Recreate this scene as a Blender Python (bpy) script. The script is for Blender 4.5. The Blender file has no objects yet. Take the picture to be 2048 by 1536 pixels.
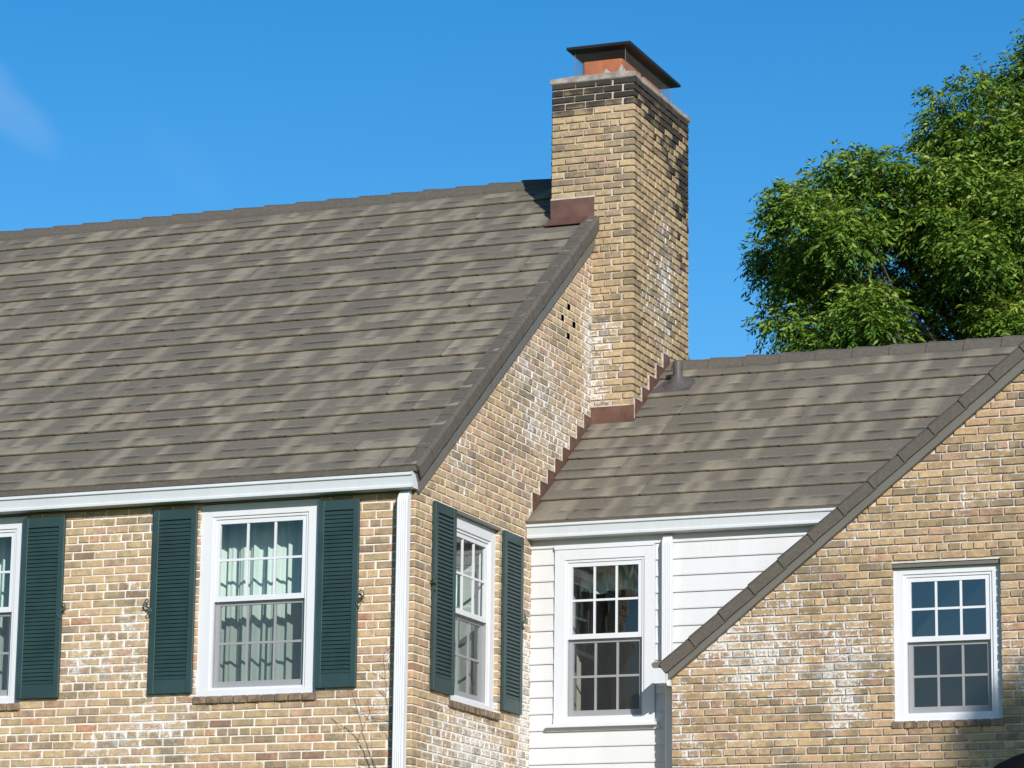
import bpy, math, random
import numpy as np
from mathutils import Matrix, Vector

random.seed(7)
rng = np.random.default_rng(11)
R = random.uniform

# ------------------------------------------------------------------ camera, sky, sun, exposure
scn = bpy.context.scene
col = scn.collection
YAW, PIT, ROL = math.radians(22.0), math.radians(12.134), math.radians(0.69)
cam_d = bpy.data.cameras.new('camera')
cam_d.sensor_width = 36.0
cam_d.lens = 36.0 * 6441.6 / 2048.0
cam_d.clip_start = 0.1
cam_d.clip_end = 3000
cam = bpy.data.objects.new('camera', cam_d)
col.objects.link(cam)
F = Vector((-math.sin(YAW) * math.cos(PIT), math.cos(YAW) * math.cos(PIT), math.sin(PIT)))
r0 = Vector((math.cos(YAW), math.sin(YAW), 0))
u0 = r0.cross(F)
rr = math.cos(ROL) * r0 + math.sin(ROL) * u0
uu = -math.sin(ROL) * r0 + math.cos(ROL) * u0
cam.matrix_world = Matrix(((rr.x, uu.x, -F.x, 0), (rr.y, uu.y, -F.y, 0), (rr.z, uu.z, -F.z, 1.6), (0, 0, 0, 1)))
scn.camera = cam

SUN_TO = Vector((0.79, -1.0, 0.52)).normalized()     # direction towards the sun
world = bpy.data.worlds.new('World')
scn.world = world
world.use_nodes = True
wn = world.node_tree.nodes
wl = world.node_tree.links
wn.clear()
w_out = wn.new('ShaderNodeOutputWorld')
w_bg = wn.new('ShaderNodeBackground')
w_sky = wn.new('ShaderNodeTexSky')
w_sky.sky_type = 'NISHITA'
w_sky.sun_disc = False
w_sky.sun_elevation = math.asin(SUN_TO.z)
w_sky.sun_rotation = math.atan2(SUN_TO.x, SUN_TO.y)
w_sky.altitude = 300
w_sky.air_density = 1.0
w_sky.dust_density = 0.25
w_sky.ozone_density = 3.0
w_bg.inputs['Strength'].default_value = 0.123
# thin high cloud wisps
w_tc = wn.new('ShaderNodeTexCoord')
def wisp(x, y, rx, ry, amt):
    """a thin cloud of the given angular radii about one direction of the sky"""
    d = (F + rr * ((x - 1024) / 6441.6) - uu * ((y - 768) / 6441.6)).normalized()
    a = (rr * 0.75 - uu * 0.66).normalized(); b = (rr * 0.66 + uu * 0.75).normalized()
    out = None
    sub = wn.new('ShaderNodeVectorMath'); sub.operation = 'SUBTRACT'
    wl.new(w_tc.outputs['Generated'], sub.inputs[0]); sub.inputs[1].default_value = d
    parts = []
    for ax, r_ in ((a, rx), (b, ry), (F, 0.5)):
        dt = wn.new('ShaderNodeVectorMath'); dt.operation = 'DOT_PRODUCT'
        wl.new(sub.outputs[0], dt.inputs[0]); dt.inputs[1].default_value = ax / r_
        m1 = wn.new('ShaderNodeMath'); m1.operation = 'POWER'; m1.inputs[1].default_value = 2.0
        ab = wn.new('ShaderNodeMath'); ab.operation = 'ABSOLUTE'; wl.new(dt.outputs['Value'], ab.inputs[0])
        wl.new(ab.outputs[0], m1.inputs[0]); parts.append(m1.outputs[0])
    s1 = wn.new('ShaderNodeMath'); wl.new(parts[0], s1.inputs[0]); wl.new(parts[1], s1.inputs[1])
    s2 = wn.new('ShaderNodeMath'); wl.new(s1.outputs[0], s2.inputs[0]); wl.new(parts[2], s2.inputs[1])
    mr = wn.new('ShaderNodeMapRange'); mr.interpolation_type = 'SMOOTHSTEP'
    mr.inputs['From Min'].default_value = 1.0; mr.inputs['From Max'].default_value = 0.0
    wl.new(s2.outputs[0], mr.inputs['Value'])
    mm_ = wn.new('ShaderNodeMath'); mm_.operation = 'MULTIPLY'; mm_.inputs[1].default_value = amt
    wl.new(mr.outputs['Result'], mm_.inputs[0])
    return mm_.outputs[0]
w_nz = wn.new('ShaderNodeTexNoise')
w_nz.inputs['Scale'].default_value = 45
w_nz.inputs['Detail'].default_value = 6
wl.new(w_tc.outputs['Generated'], w_nz.inputs['Vector'])
cur = None
for q in ((10, 215, 0.026, 0.009, 0.13), (-70, 140, 0.024, 0.012, 0.16), (370, 330, 0.02, 0.009, 0.03), (-500, 300, 0.08, 0.03, 0.12)):
    v_ = wisp(*q)
    if cur is None: cur = v_
    else:
        ad = wn.new('ShaderNodeMath'); ad.operation = 'MAXIMUM'; wl.new(cur, ad.inputs[0]); wl.new(v_, ad.inputs[1]); cur = ad.outputs[0]
w_mul = wn.new('ShaderNodeMath'); w_mul.operation = 'MULTIPLY'; wl.new(cur, w_mul.inputs[0]); wl.new(w_nz.outputs['Fac'], w_mul.inputs[1])
w_mx = wn.new('ShaderNodeMixRGB')
w_mx.inputs['Color2'].default_value = (6.5, 6.7, 7.2, 1)
wl.new(w_mul.outputs[0], w_mx.inputs['Fac'])
w_hs = wn.new('ShaderNodeHueSaturation')
w_hs.inputs['Saturation'].default_value = 1.38
w_hs.inputs['Value'].default_value = 1.0
wl.new(w_sky.outputs['Color'], w_hs.inputs['Color'])
wl.new(w_hs.outputs['Color'], w_mx.inputs['Color1'])
wl.new(w_mx.outputs['Color'], w_bg.inputs['Color'])
wl.new(w_bg.outputs['Background'], w_out.inputs['Surface'])

sun_d = bpy.data.lights.new('sun', 'SUN')
sun_d.energy = 5.0
sun_d.angle = math.radians(0.5)
sun_d.color = (1.0, 0.95, 0.88)
sun = bpy.data.objects.new('sun', sun_d)
col.objects.link(sun)
sun.rotation_euler = SUN_TO.to_track_quat('Z', 'Y').to_euler()

scn.view_settings.view_transform = 'Standard'
scn.view_settings.look = 'None'
scn.view_settings.exposure = 0.14
scn.view_settings.gamma = 1.0
scn.cycles.max_bounces = 6
scn.cycles.transparent_max_bounces = 16
scn.cycles.caustics_reflective = False
scn.cycles.caustics_refractive = False

# ------------------------------------------------------------------ node helpers
def new_mat(name):
    m = bpy.data.materials.new(name)
    m.use_nodes = True
    nt = m.node_tree
    b = nt.nodes.get('Principled BSDF')
    return m, nt, b

def N(nt, t, **kw):
    n = nt.nodes.new(t)
    for k, v in kw.items():
        if k in n.inputs:
            n.inputs[k].default_value = v
        else:
            setattr(n, k, v)
    return n

def L(nt, a, b):
    nt.links.new(a, b)

def math_node(nt, op, a, b=None, clamp=False):
    n = nt.nodes.new('ShaderNodeMath')
    n.operation = op
    n.use_clamp = clamp
    for i, v in enumerate((a, b)):
        if v is None:
            continue
        if isinstance(v, (int, float)):
            n.inputs[i].default_value = v
        else:
            nt.links.new(v, n.inputs[i])
    return n.outputs[0]

def mixc(nt, fac, c1, c2, bt='MIX'):
    n = nt.nodes.new('ShaderNodeMixRGB')
    n.blend_type = bt
    for i, v in zip(('Fac', 'Color1', 'Color2'), (fac, c1, c2)):
        if isinstance(v, (int, float)):
            n.inputs[i].default_value = v
        elif isinstance(v, tuple):
            n.inputs[i].default_value = (*v, 1) if len(v) == 3 else v
        else:
            nt.links.new(v, n.inputs[i])
    return n.outputs[0]

def noise(nt, vec, scale, detail=4, rough=0.55, w=None):
    n = nt.nodes.new('ShaderNodeTexNoise')
    if w is not None:
        n.noise_dimensions = '4D'
        n.inputs['W'].default_value = w
    n.inputs['Scale'].default_value = scale
    n.inputs['Detail'].default_value = detail
    n.inputs['Roughness'].default_value = rough
    nt.links.new(vec, n.inputs['Vector'])
    return n.outputs['Fac']

def ramp(nt, fac, stops, interp='LINEAR'):
    n = nt.nodes.new('ShaderNodeValToRGB')
    cr = n.color_ramp
    cr.interpolation = interp
    while len(cr.elements) < len(stops):
        cr.elements.new(0.5)
    for e, (p, c) in zip(cr.elements, stops):
        e.position = p
        e.color = (*c, 1) if len(c) == 3 else c
    nt.links.new(fac, n.inputs['Fac'])
    return n.outputs['Color']

def smooth01(nt, v, lo, hi):
    n = nt.nodes.new('ShaderNodeMapRange')
    n.interpolation_type = 'SMOOTHSTEP'
    n.inputs['From Min'].default_value = lo
    n.inputs['From Max'].default_value = hi
    nt.links.new(v, n.inputs['Value'])
    return n.outputs['Result']

def bump(nt, h, strength, dist, bsdf):
    n = nt.nodes.new('ShaderNodeBump')
    n.inputs['Strength'].default_value = strength
    n.inputs['Distance'].default_value = dist
    nt.links.new(h, n.inputs['Height'])
    nt.links.new(n.outputs['Normal'], bsdf.inputs['Normal'])

def wpos(nt):
    return nt.nodes.new('ShaderNodeNewGeometry').outputs['Position']

def blob(nt, pos, centre, scale):
    """1 at centre falling to 0 at the ellipsoid of the given radii"""
    s = nt.nodes.new('ShaderNodeVectorMath'); s.operation = 'SUBTRACT'
    nt.links.new(pos, s.inputs[0]); s.inputs[1].default_value = centre
    d = nt.nodes.new('ShaderNodeVectorMath'); d.operation = 'DIVIDE'
    nt.links.new(s.outputs[0], d.inputs[0]); d.inputs[1].default_value = scale
    l = nt.nodes.new('ShaderNodeVectorMath'); l.operation = 'LENGTH'
    nt.links.new(d.outputs[0], l.inputs[0])
    return math_node(nt, 'SUBTRACT', 1.0, l.outputs['Value'], True)

# ------------------------------------------------------------------ materials
def brick_mat(name, palette, lime_amt, limes=(), soots=(), soot_top=None, lime_base=0.0, grime=0.62):
    m, nt, b = new_mat(name)
    att = N(nt, 'ShaderNodeAttribute'); att.attribute_name = 'tone'
    oi = N(nt, 'ShaderNodeObjectInfo')
    t = math_node(nt, 'FRACT', math_node(nt, 'ADD', att.outputs['Fac'], oi.outputs['Random']))
    base = ramp(nt, t, palette)
    pos = wpos(nt)
    # small-scale shifts of the offset keep every brick's own grain
    off = N(nt, 'ShaderNodeVectorMath'); off.operation = 'MULTIPLY_ADD'
    cmb = N(nt, 'ShaderNodeCombineXYZ')
    L(nt, t, cmb.inputs[0]); L(nt, t, cmb.inputs[1]); L(nt, t, cmb.inputs[2])
    L(nt, cmb.outputs[0], off.inputs[0]); off.inputs[1].default_value = (37, 53, 71); L(nt, pos, off.inputs[2])
    p2 = off.outputs[0]
    n1 = noise(nt, p2, 14, 4, 0.6)
    n2 = noise(nt, p2, 90, 3, 0.6)
    c = mixc(nt, smooth01(nt, n1, 0.35, 0.75), base, (0.52, 0.37, 0.20), 'MIX')
    c = mixc(nt, 0.55, c, base)
    bl = noise(nt, p2, 9, 3, 0.5, 5.5)
    t2 = math_node(nt, 'FRACT', math_node(nt, 'MULTIPLY', t, 7.31))
    c = mixc(nt, math_node(nt, 'MULTIPLY', smooth01(nt, bl, 0.52, 0.60), 0.40), c, ramp(nt, t2, palette))
    c = mixc(nt, 0.8, c, ramp(nt, n1, [(0.3, (0.60, 0.57, 0.53)), (0.7, (1.08, 1.05, 1.0))]), 'MULTIPLY')
    c = mixc(nt, 0.6, c, ramp(nt, n2, [(0.3, (0.75, 0.74, 0.72)), (0.62, (1.1, 1.1, 1.1))]), 'MULTIPLY')
    # lime and old paint smears
    lm = math_node(nt, 'ADD', math_node(nt, 'MULTIPLY', noise(nt, p2, 22, 7, 0.75, 3.3), 0.72), math_node(nt, 'MULTIPLY', noise(nt, pos, 4.5, 5, 0.7, 6.6), 0.28))
    reg = None
    for cc, sc, am in limes:
        v = math_node(nt, 'MULTIPLY', blob(nt, pos, cc, sc), am * 0.82)
        reg = v if reg is None else math_node(nt, 'MAXIMUM', reg, v)
    big = noise(nt, pos, 1.3, 3, 0.6, 8.1)
    thr = math_node(nt, 'MULTIPLY', smooth01(nt, big, 0.45, 0.75), lime_amt)
    if reg is not None:
        thr = math_node(nt, 'ADD', thr, reg)
    thr = math_node(nt, 'ADD', thr, lime_base)
    ea = N(nt, 'ShaderNodeAttribute'); ea.attribute_name = 'edge'
    thr = math_node(nt, 'ADD', thr, math_node(nt, 'MULTIPLY', ea.outputs['Fac'], 0.085))
    lim = smooth01(nt, math_node(nt, 'ADD', lm, thr), 0.675, 0.755)
    ck = noise(nt, pos, 75, 4, 0.75, 2.0)
    limc = ramp(nt, ck, [(0.40, (0.26, 0.24, 0.22)), (0.47, (0.66, 0.64, 0.62)), (0.62, (0.76, 0.745, 0.72))])
    c = mixc(nt, math_node(nt, 'MULTIPLY', lim, 0.9), c, limc)
    gr = noise(nt, pos, 3.1, 6, 0.7, 12.0)
    t3 = math_node(nt, 'FRACT', math_node(nt, 'MULTIPLY', t, 13.7))
    gm = smooth01(nt, math_node(nt, 'ADD', gr, math_node(nt, 'MULTIPLY', math_node(nt, 'SUBTRACT', t3, 0.5), 0.34)), 0.50, 0.74)
    c = mixc(nt, math_node(nt, 'MULTIPLY', gm, grime), c, (0.13, 0.115, 0.09))
    # soot
    if soot_top is not None:
        sep = N(nt, 'ShaderNodeSeparateXYZ'); L(nt, pos, sep.inputs[0])
        s = smooth01(nt, math_node(nt, 'ADD', sep.outputs['Z'], math_node(nt, 'ADD', math_node(nt, 'MULTIPLY', noise(nt, p2, 7, 5), 0.30), math_node(nt, 'MULTIPLY', t3, 0.16))), soot_top + 0.08, soot_top + 0.24)
        for cc, sc, am in soots:
            v = smooth01(nt, math_node(nt, 'ADD', math_node(nt, 'MULTIPLY', blob(nt, pos, cc, sc), am), math_node(nt, 'ADD', math_node(nt, 'MULTIPLY', noise(nt, p2, 9, 4), 0.6), math_node(nt, 'MULTIPLY', t3, 0.7))), 0.92, 1.28)
            s = math_node(nt, 'MAXIMUM', s, v)
        c = mixc(nt, math_node(nt, 'MULTIPLY', s, 0.93), c, (0.022, 0.022, 0.023))
    else:
        for cc, sc, am in soots:
            v = smooth01(nt, math_node(nt, 'ADD', math_node(nt, 'MULTIPLY', blob(nt, pos, cc, sc), am), noise(nt, pos, 16, 5)), 0.85, 1.1)
            c = mixc(nt, math_node(nt, 'MULTIPLY', v, 0.7), c, (0.06, 0.05, 0.04))
    L(nt, c, b.inputs['Base Color'])
    b.inputs['Roughness'].default_value = 0.92
    b.inputs['Specular IOR Level'].default_value = 0.2
    h = math_node(nt, 'ADD', n2, math_node(nt, 'MULTIPLY', n1, 0.8))
    bump(nt, h, 0.9, 0.006, b)
    return m

PAL_WALL = [(0.0, (0.550, 0.399, 0.253)), (0.13, (0.610, 0.463, 0.286)), (0.25, (0.365, 0.290, 0.182)), (0.36, (0.561, 0.438, 0.269)),
            (0.47, (0.588, 0.410, 0.296)), (0.57, (0.423, 0.326, 0.204)), (0.67, (0.629, 0.484, 0.288)), (0.76, (0.441, 0.298, 0.213)),
            (0.84, (0.548, 0.369, 0.266)), (0.91, (0.335, 0.269, 0.180)), (0.95, (0.544, 0.273, 0.183)), (0.97, (0.550, 0.399, 0.258)), (1.0, (0.550, 0.399, 0.253))]
PAL_GABLE = [(0.0, (0.596, 0.462, 0.307)), (0.18, (0.526, 0.395, 0.254)), (0.34, (0.428, 0.334, 0.212)), (0.48, (0.616, 0.481, 0.309)),
             (0.62, (0.555, 0.398, 0.295)), (0.74, (0.496, 0.376, 0.246)), (0.85, (0.357, 0.269, 0.195)), (0.93, (0.492, 0.329, 0.247)), (1.0, (0.595, 0.447, 0.297))]
PAL_CHIM = [(0.0, (0.542, 0.419, 0.260)), (0.18, (0.452, 0.350, 0.220)), (0.34, (0.327, 0.264, 0.172)), (0.50, (0.588, 0.465, 0.295)),
            (0.64, (0.407, 0.317, 0.202)), (0.76, (0.523, 0.400, 0.253)), (0.86, (0.494, 0.349, 0.260)), (0.93, (0.237, 0.199, 0.145)), (1.0, (0.560, 0.438, 0.274))]
PAL_WING = [(0.0, (0.557, 0.404, 0.244)), (0.16, (0.463, 0.337, 0.203)), (0.30, (0.294, 0.224, 0.133)), (0.43, (0.587, 0.437, 0.265)),
            (0.56, (0.547, 0.378, 0.266)), (0.67, (0.351, 0.264, 0.157)), (0.77, (0.577, 0.413, 0.251)), (0.86, (0.321, 0.217, 0.155)), (0.94, (0.469, 0.294, 0.212)), (1.0, (0.557, 0.394, 0.235))]
M_BRICK = brick_mat('brick_front', PAL_WALL, 0.16, [((-13.0, 23.35, 5.0), (1.2, 0.6, 1.2), 0.07), ((-10.5, 23.35, 4.4), (0.6, 0.5, 0.8), 0.10)], lime_base=0.04)
M_BRICK_G = brick_mat('brick_gable', PAL_GABLE, 0.12,
    [((-10.26, 24.7, 4.1), (0.5, 1.3, 0.8), 0.36), ((-10.26, 25.75, 4.6), (0.5, 0.35, 1.7), 0.34), ((-10.26, 26.0, 7.4), (0.5, 1.4, 1.2), 0.20),
     ((-10.26, 27.25, 8.2), (0.5, 0.3, 1.2), 0.26), ((-10.26, 24.4, 6.6), (0.5, 0.5, 0.5), 0.18)], lime_base=0.02)
M_BRICK_C = brick_mat('brick_chimney', PAL_CHIM, 0.10,
    [((-10.2, 27.33, 8.0), (0.3, 0.3, 1.1), 0.24), ((-9.85, 28.2, 9.0), (0.4, 0.8, 1.0), 0.24), ((-9.85, 28.2, 9.6), (0.4, 0.5, 0.4), 0.14)],
    [((-9.84, 28.75, 10.15), (0.4, 0.50, 1.1), 0.85), ((-9.84, 28.3, 10.75), (0.4, 1.1, 0.75), 0.8)], soot_top=10.655, lime_base=0.0, grime=0.6)
M_BRICK_W = brick_mat('brick_wing', PAL_WING, 0.15,
    [((-8.1, 25.53, 5.05), (1.2, 0.5, 0.75), 0.24), ((-7.3, 25.53, 5.0), (0.8, 0.5, 0.8), 0.22), ((-6.3, 25.53, 6.4), (0.9, 0.5, 0.5), 0.10), ((-8.3, 25.53, 4.4), (0.8, 0.5, 0.4), 0.12), ((-7.2, 25.53, 6.0), (0.8, 0.5, 0.4), 0.12)],
    [((-7.35, 25.53, 5.0), (0.35, 0.5, 0.16), 0.42), ((-7.35, 25.53, 4.68), (0.3, 0.5, 0.12), 0.38)], lime_base=0.02)
M_SILLBRICK = brick_mat('brick_sill', [(0, (0.17, 0.125, 0.10)), (0.5, (0.23, 0.18, 0.145)), (1, (0.15, 0.115, 0.09))], 0.05)

def mortar_mat(name, c1, c2, limes=()):
    m, nt, b = new_mat(name)
    pos = wpos(nt)
    n1 = noise(nt, pos, 9, 5, 0.6)
    n2 = noise(nt, pos, 120, 4, 0.7)
    c = mixc(nt, smooth01(nt, n1, 0.3, 0.7), c1, c2)
    c = mixc(nt, 0.45, c, ramp(nt, n2, [(0.3, (0.7, 0.69, 0.67)), (0.65, (1.08, 1.08, 1.08))]), 'MULTIPLY')
    L(nt, c, b.inputs['Base Color'])
    b.inputs['Roughness'].default_value = 0.95
    b.inputs['Specular IOR Level'].default_value = 0.15
    bump(nt, n2, 0.6, 0.004, b)
    return m
M_MORTAR = mortar_mat('mortar', (0.68, 0.62, 0.54), (0.80, 0.755, 0.68))
M_MORTAR_C = mortar_mat('mortar_chimney', (0.42, 0.36, 0.285), (0.58, 0.51, 0.43))
M_MORTAR_W = mortar_mat('mortar_wing', (0.50, 0.46, 0.40), (0.66, 0.63, 0.59))
M_CONC = mortar_mat('concrete_cap', (0.20, 0.18, 0.16), (0.42, 0.38, 0.33))

def lower_brick_mat():
    m, nt, b = new_mat('brick_lower_wall')
    pos = wpos(nt)
    sep = N(nt, 'ShaderNodeSeparateXYZ'); L(nt, pos, sep.inputs[0])
    cb = N(nt, 'ShaderNodeCombineXYZ')
    L(nt, math_node(nt, 'ADD', sep.outputs['X'], sep.outputs['Y']), cb.inputs[0]); L(nt, sep.outputs['Z'], cb.inputs[1])
    br = N(nt, 'ShaderNodeTexBrick')
    br.inputs['Color1'].default_value = (0.52, 0.35, 0.18, 1)
    br.inputs['Color2'].default_value = (0.40, 0.27, 0.14, 1)
    br.inputs['Mortar'].default_value = (0.64, 0.60, 0.54, 1)
    br.inputs['Scale'].default_value = 1.0
    br.inputs['Brick Width'].default_value = 0.205
    br.inputs['Row Height'].default_value = 0.0686
    br.inputs['Mortar Size'].default_value = 0.006
    L(nt, cb.outputs[0], br.inputs['Vector'])
    L(nt, br.outputs['Color'], b.inputs['Base Color'])
    b.inputs['Roughness'].default_value = 0.9
    return m
M_LOWER = lower_brick_mat()

def plain(name, colr, rough=0.5, metal=0.0, var=0.06, scale=6, spec=0.4, bumps=0.0, streak=False):
    m, nt, b = new_mat(name)
    pos = wpos(nt)
    v = pos
    if streak:
        mp = N(nt, 'ShaderNodeMapping'); mp.inputs['Scale'].default_value = (1, 1, 0.12)
        L(nt, pos, mp.inputs['Vector']); v = mp.outputs[0]
    n1 = noise(nt, v, scale, 5, 0.6)
    lo = tuple(c * (1 - var * 1.6) for c in colr)
    hi = tuple(min(1, c * (1 + var)) for c in colr)
    c = ramp(nt, n1, [(0.3, lo), (0.7, hi)])
    if streak:
        mp2 = N(nt, 'ShaderNodeMapping'); mp2.inputs['Scale'].default_value = (1, 1, 0.10)
        L(nt, pos, mp2.inputs['Vector'])
        g1 = smooth01(nt, noise(nt, mp2.outputs[0], 26, 5, 0.7), 0.56, 0.80)
        g2 = smooth01(nt, noise(nt, pos, 38, 3, 0.7), 0.68, 0.76)
        c = mixc(nt, math_node(nt, 'ADD', math_node(nt, 'MULTIPLY', g1, 0.20), math_node(nt, 'MULTIPLY', g2, 0.22), True), c, (0.26, 0.24, 0.20))
    L(nt, c, b.inputs['Base Color'])
    b.inputs['Roughness'].default_value = rough
    b.inputs['Metallic'].default_value = metal
    b.inputs['Specular IOR Level'].default_value = spec
    if bumps:
        bump(nt, noise(nt, pos, 60, 3), bumps, 0.003, b)
    return m
M_WHITE = plain('white_vinyl', (0.62, 0.635, 0.66), 0.42, var=0.03, scale=3, streak=True)
M_SIDING = plain('white_siding', (0.60, 0.605, 0.615), 0.5, var=0.03, scale=4, bumps=0.08, streak=True)
M_GUTTER = plain('white_gutter_metal', (0.58, 0.61, 0.635), 0.4, var=0.035, scale=4, streak=True)
M_SHUTTER = plain('dark_green_paint', (0.022, 0.050, 0.051), 0.42, var=0.12, scale=5, spec=0.5, bumps=0.05)
M_IRON = plain('green_iron', (0.045, 0.09, 0.08), 0.5, var=0.2, scale=30)
M_FASCIA = plain('grey_brown_fascia', (0.135, 0.130, 0.114), 0.5, var=0.06, scale=3, streak=True)
M_FLASH = plain('brown_flashing_metal', (0.125, 0.064, 0.046), 0.42, var=0.22, scale=7, spec=0.5, bumps=0.1)
M_PIPE = plain('painted_vent_pipe', (0.085, 0.078, 0.076), 0.5, var=0.12, scale=9, spec=0.3)
M_LID = plain('black_chimney_lid', (0.012, 0.013, 0.016), 0.45, var=0.2, scale=5)
M_MESH = plain('galvanised_wire', (0.14, 0.135, 0.125), 0.7, metal=0.0, var=0.1, scale=20)
M_FLUE = plain('clay_flue', (0.43, 0.145, 0.07), 0.85, var=0.16, scale=9, spec=0.2, bumps=0.3)
M_SPLAT = plain('mortar_splash', (0.42, 0.38, 0.32), 0.95, var=0.1, scale=30, bumps=0.5)
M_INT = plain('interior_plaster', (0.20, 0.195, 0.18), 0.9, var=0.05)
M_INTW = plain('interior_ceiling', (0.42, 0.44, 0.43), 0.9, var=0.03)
M_CURT = plain('mint_curtain', (0.56, 0.635, 0.60), 0.9, var=0.04, scale=3, spec=0.1)
M_HOLESHADE = plain('shaded_hole_brick', (0.20, 0.12, 0.07), 0.9, var=0.3, scale=20)  # brick tone darkened for the shade inside the vent holes
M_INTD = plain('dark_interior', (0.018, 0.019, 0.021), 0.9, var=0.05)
M_BLACK = plain('black_edge', (0.006, 0.005, 0.005), 0.95, spec=0.05)
M_VINE = plain('dry_vine', (0.10, 0.075, 0.055), 0.9, var=0.2, scale=20)
M_CAULK = plain('pale_mortar_bead', (0.50, 0.46, 0.40), 0.9, var=0.2, scale=20)
M_BARK = plain('bark', (0.09, 0.07, 0.05), 0.95, var=0.25, scale=9, bumps=0.6)

def roof_mat(name, tone_attr=True):
    m, nt, b = new_mat(name)
    pos = wpos(nt)
    oi = N(nt, 'ShaderNodeObjectInfo')
    g = noise(nt, pos, 260, 2, 0.6)
    g2 = noise(nt, pos, 30, 4, 0.6)
    if tone_attr:
        att = N(nt, 'ShaderNodeAttribute'); att.attribute_name = 'tone'
        t = math_node(nt, 'ADD', att.outputs['Fac'], math_node(nt, 'MULTIPLY', math_node(nt, 'SUBTRACT', oi.outputs['Random'], 0.5), 0.02))
        t = math_node(nt, 'ADD', t, math_node(nt, 'MULTIPLY', math_node(nt, 'SUBTRACT', g2, 0.5), 0.35))
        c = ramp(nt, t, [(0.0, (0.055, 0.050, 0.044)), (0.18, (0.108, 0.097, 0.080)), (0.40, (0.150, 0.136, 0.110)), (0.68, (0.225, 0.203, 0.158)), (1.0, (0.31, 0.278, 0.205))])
    else:
        c = ramp(nt, g2, [(0.3, (0.090, 0.082, 0.070)), (0.7, (0.122, 0.111, 0.093))])
    c = mixc(nt, 0.7, c, ramp(nt, g, [(0.3, (0.66, 0.65, 0.64)), (0.66, (1.22, 1.2, 1.18))]), 'MULTIPLY')
    c = mixc(nt, 0.5, c, ramp(nt, noise(nt, pos, 1.1, 3), [(0.3, (0.86, 0.86, 0.87)), (0.7, (1.08, 1.07, 1.05))]), 'MULTIPLY')
    L(nt, c, b.inputs['Base Color'])
    b.inputs['Roughness'].default_value = 0.9
    b.inputs['Specular IOR Level'].default_value = 0.2
    bump(nt, g, 0.5, 0.003, b)
    return m
M_ROOF = roof_mat('stone_coated_shingle')
M_CAPT = roof_mat('stone_coated_cap', False)

def glass_mat(name, refl, tint=(0.9, 0.95, 0.93)):
    m, nt, b = new_mat(name)
    nt.nodes.remove(b)
    out = nt.nodes.get('Material Output')
    tr = N(nt, 'ShaderNodeBsdfTransparent'); tr.inputs['Color'].default_value = (*tint, 1)
    gl = N(nt, 'ShaderNodeBsdfGlossy'); gl.inputs['Roughness'].default_value = 0.01
    gl.inputs['Color'].default_value = (1, 1, 1, 1)
    ge = N(nt, 'ShaderNodeNewGeometry')
    dp = N(nt, 'ShaderNodeVectorMath'); dp.operation = 'DOT_PRODUCT'
    L(nt, ge.outputs['Incoming'], dp.inputs[0]); L(nt, ge.outputs['Normal'], dp.inputs[1])
    om = math_node(nt, 'SUBTRACT', 1.0, math_node(nt, 'ABSOLUTE', dp.outputs['Value']), True)
    fac = math_node(nt, 'ADD', math_node(nt, 'POWER', om, 5.0), refl + 0.06, True)
    mx = N(nt, 'ShaderNodeMixShader')
    L(nt, fac, mx.inputs[0]); L(nt, tr.outputs[0], mx.inputs[1]); L(nt, gl.outputs[0], mx.inputs[2])
    L(nt, mx.outputs[0], out.inputs['Surface'])
    nz = N(nt, 'ShaderNodeBump'); nz.inputs['Strength'].default_value = 0.04; nz.inputs['Distance'].default_value = 0.02
    L(nt, noise(nt, wpos(nt), 2.2, 2), nz.inputs['Height']); L(nt, nz.outputs[0], gl.inputs['Normal'])
    return m
M_GLASS = glass_mat('window_glass', 0.02, (0.88, 0.93, 0.91))
M_GLASS_R = glass_mat('window_glass_blue', 0.09, (0.35, 0.40, 0.42))

def screen_mat():
    m, nt, b = new_mat('insect_screen')
    out = nt.nodes.get('Material Output')
    b.inputs['Base Color'].default_value = (0.028, 0.030, 0.030, 1)
    b.inputs['Roughness'].default_value = 0.8
    tr = N(nt, 'ShaderNodeBsdfTransparent')
    mx = N(nt, 'ShaderNodeMixShader'); mx.inputs[0].default_value = 0.36
    L(nt, tr.outputs[0], mx.inputs[1]); L(nt, b.outputs[0], mx.inputs[2])
    L(nt, mx.outputs[0], out.inputs['Surface'])
    return m
M_SCREEN = screen_mat()

def leaf_mat():
    m, nt, b = new_mat('leaf')
    out = nt.nodes.get('Material Output')
    att = N(nt, 'ShaderNodeAttribute'); att.attribute_name = 'tone'
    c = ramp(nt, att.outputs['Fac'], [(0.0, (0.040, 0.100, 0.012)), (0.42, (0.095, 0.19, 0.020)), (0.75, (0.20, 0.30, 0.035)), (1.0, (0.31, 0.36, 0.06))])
    L(nt, c, b.inputs['Base Color'])
    b.inputs['Roughness'].default_value = 0.5
    b.inputs['Specular IOR Level'].default_value = 0.35
    tl = N(nt, 'ShaderNodeBsdfTranslucent')
    L(nt, mixc(nt, 0.5, c, (0.12, 0.20, 0.01)), tl.inputs['Color'])
    mx = N(nt, 'ShaderNodeMixShader'); mx.inputs[0].default_value = 0.16
    L(nt, b.outputs[0], mx.inputs[1]); L(nt, tl.outputs[0], mx.inputs[2])
    L(nt, mx.outputs[0], out.inputs['Surface'])
    return m
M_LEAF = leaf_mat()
def grass_mat():
    m, nt, b = new_mat('lawn')
    pos = wpos(nt)
    c = ramp(nt, noise(nt, pos, 1.5, 6, 0.7), [(0.3, (0.035, 0.07, 0.015)), (0.7, (0.07, 0.12, 0.03))])
    L(nt, c, b.inputs['Base Color']); b.inputs['Roughness'].default_value = 0.95
    return m
M_GRASS = grass_mat()

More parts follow.
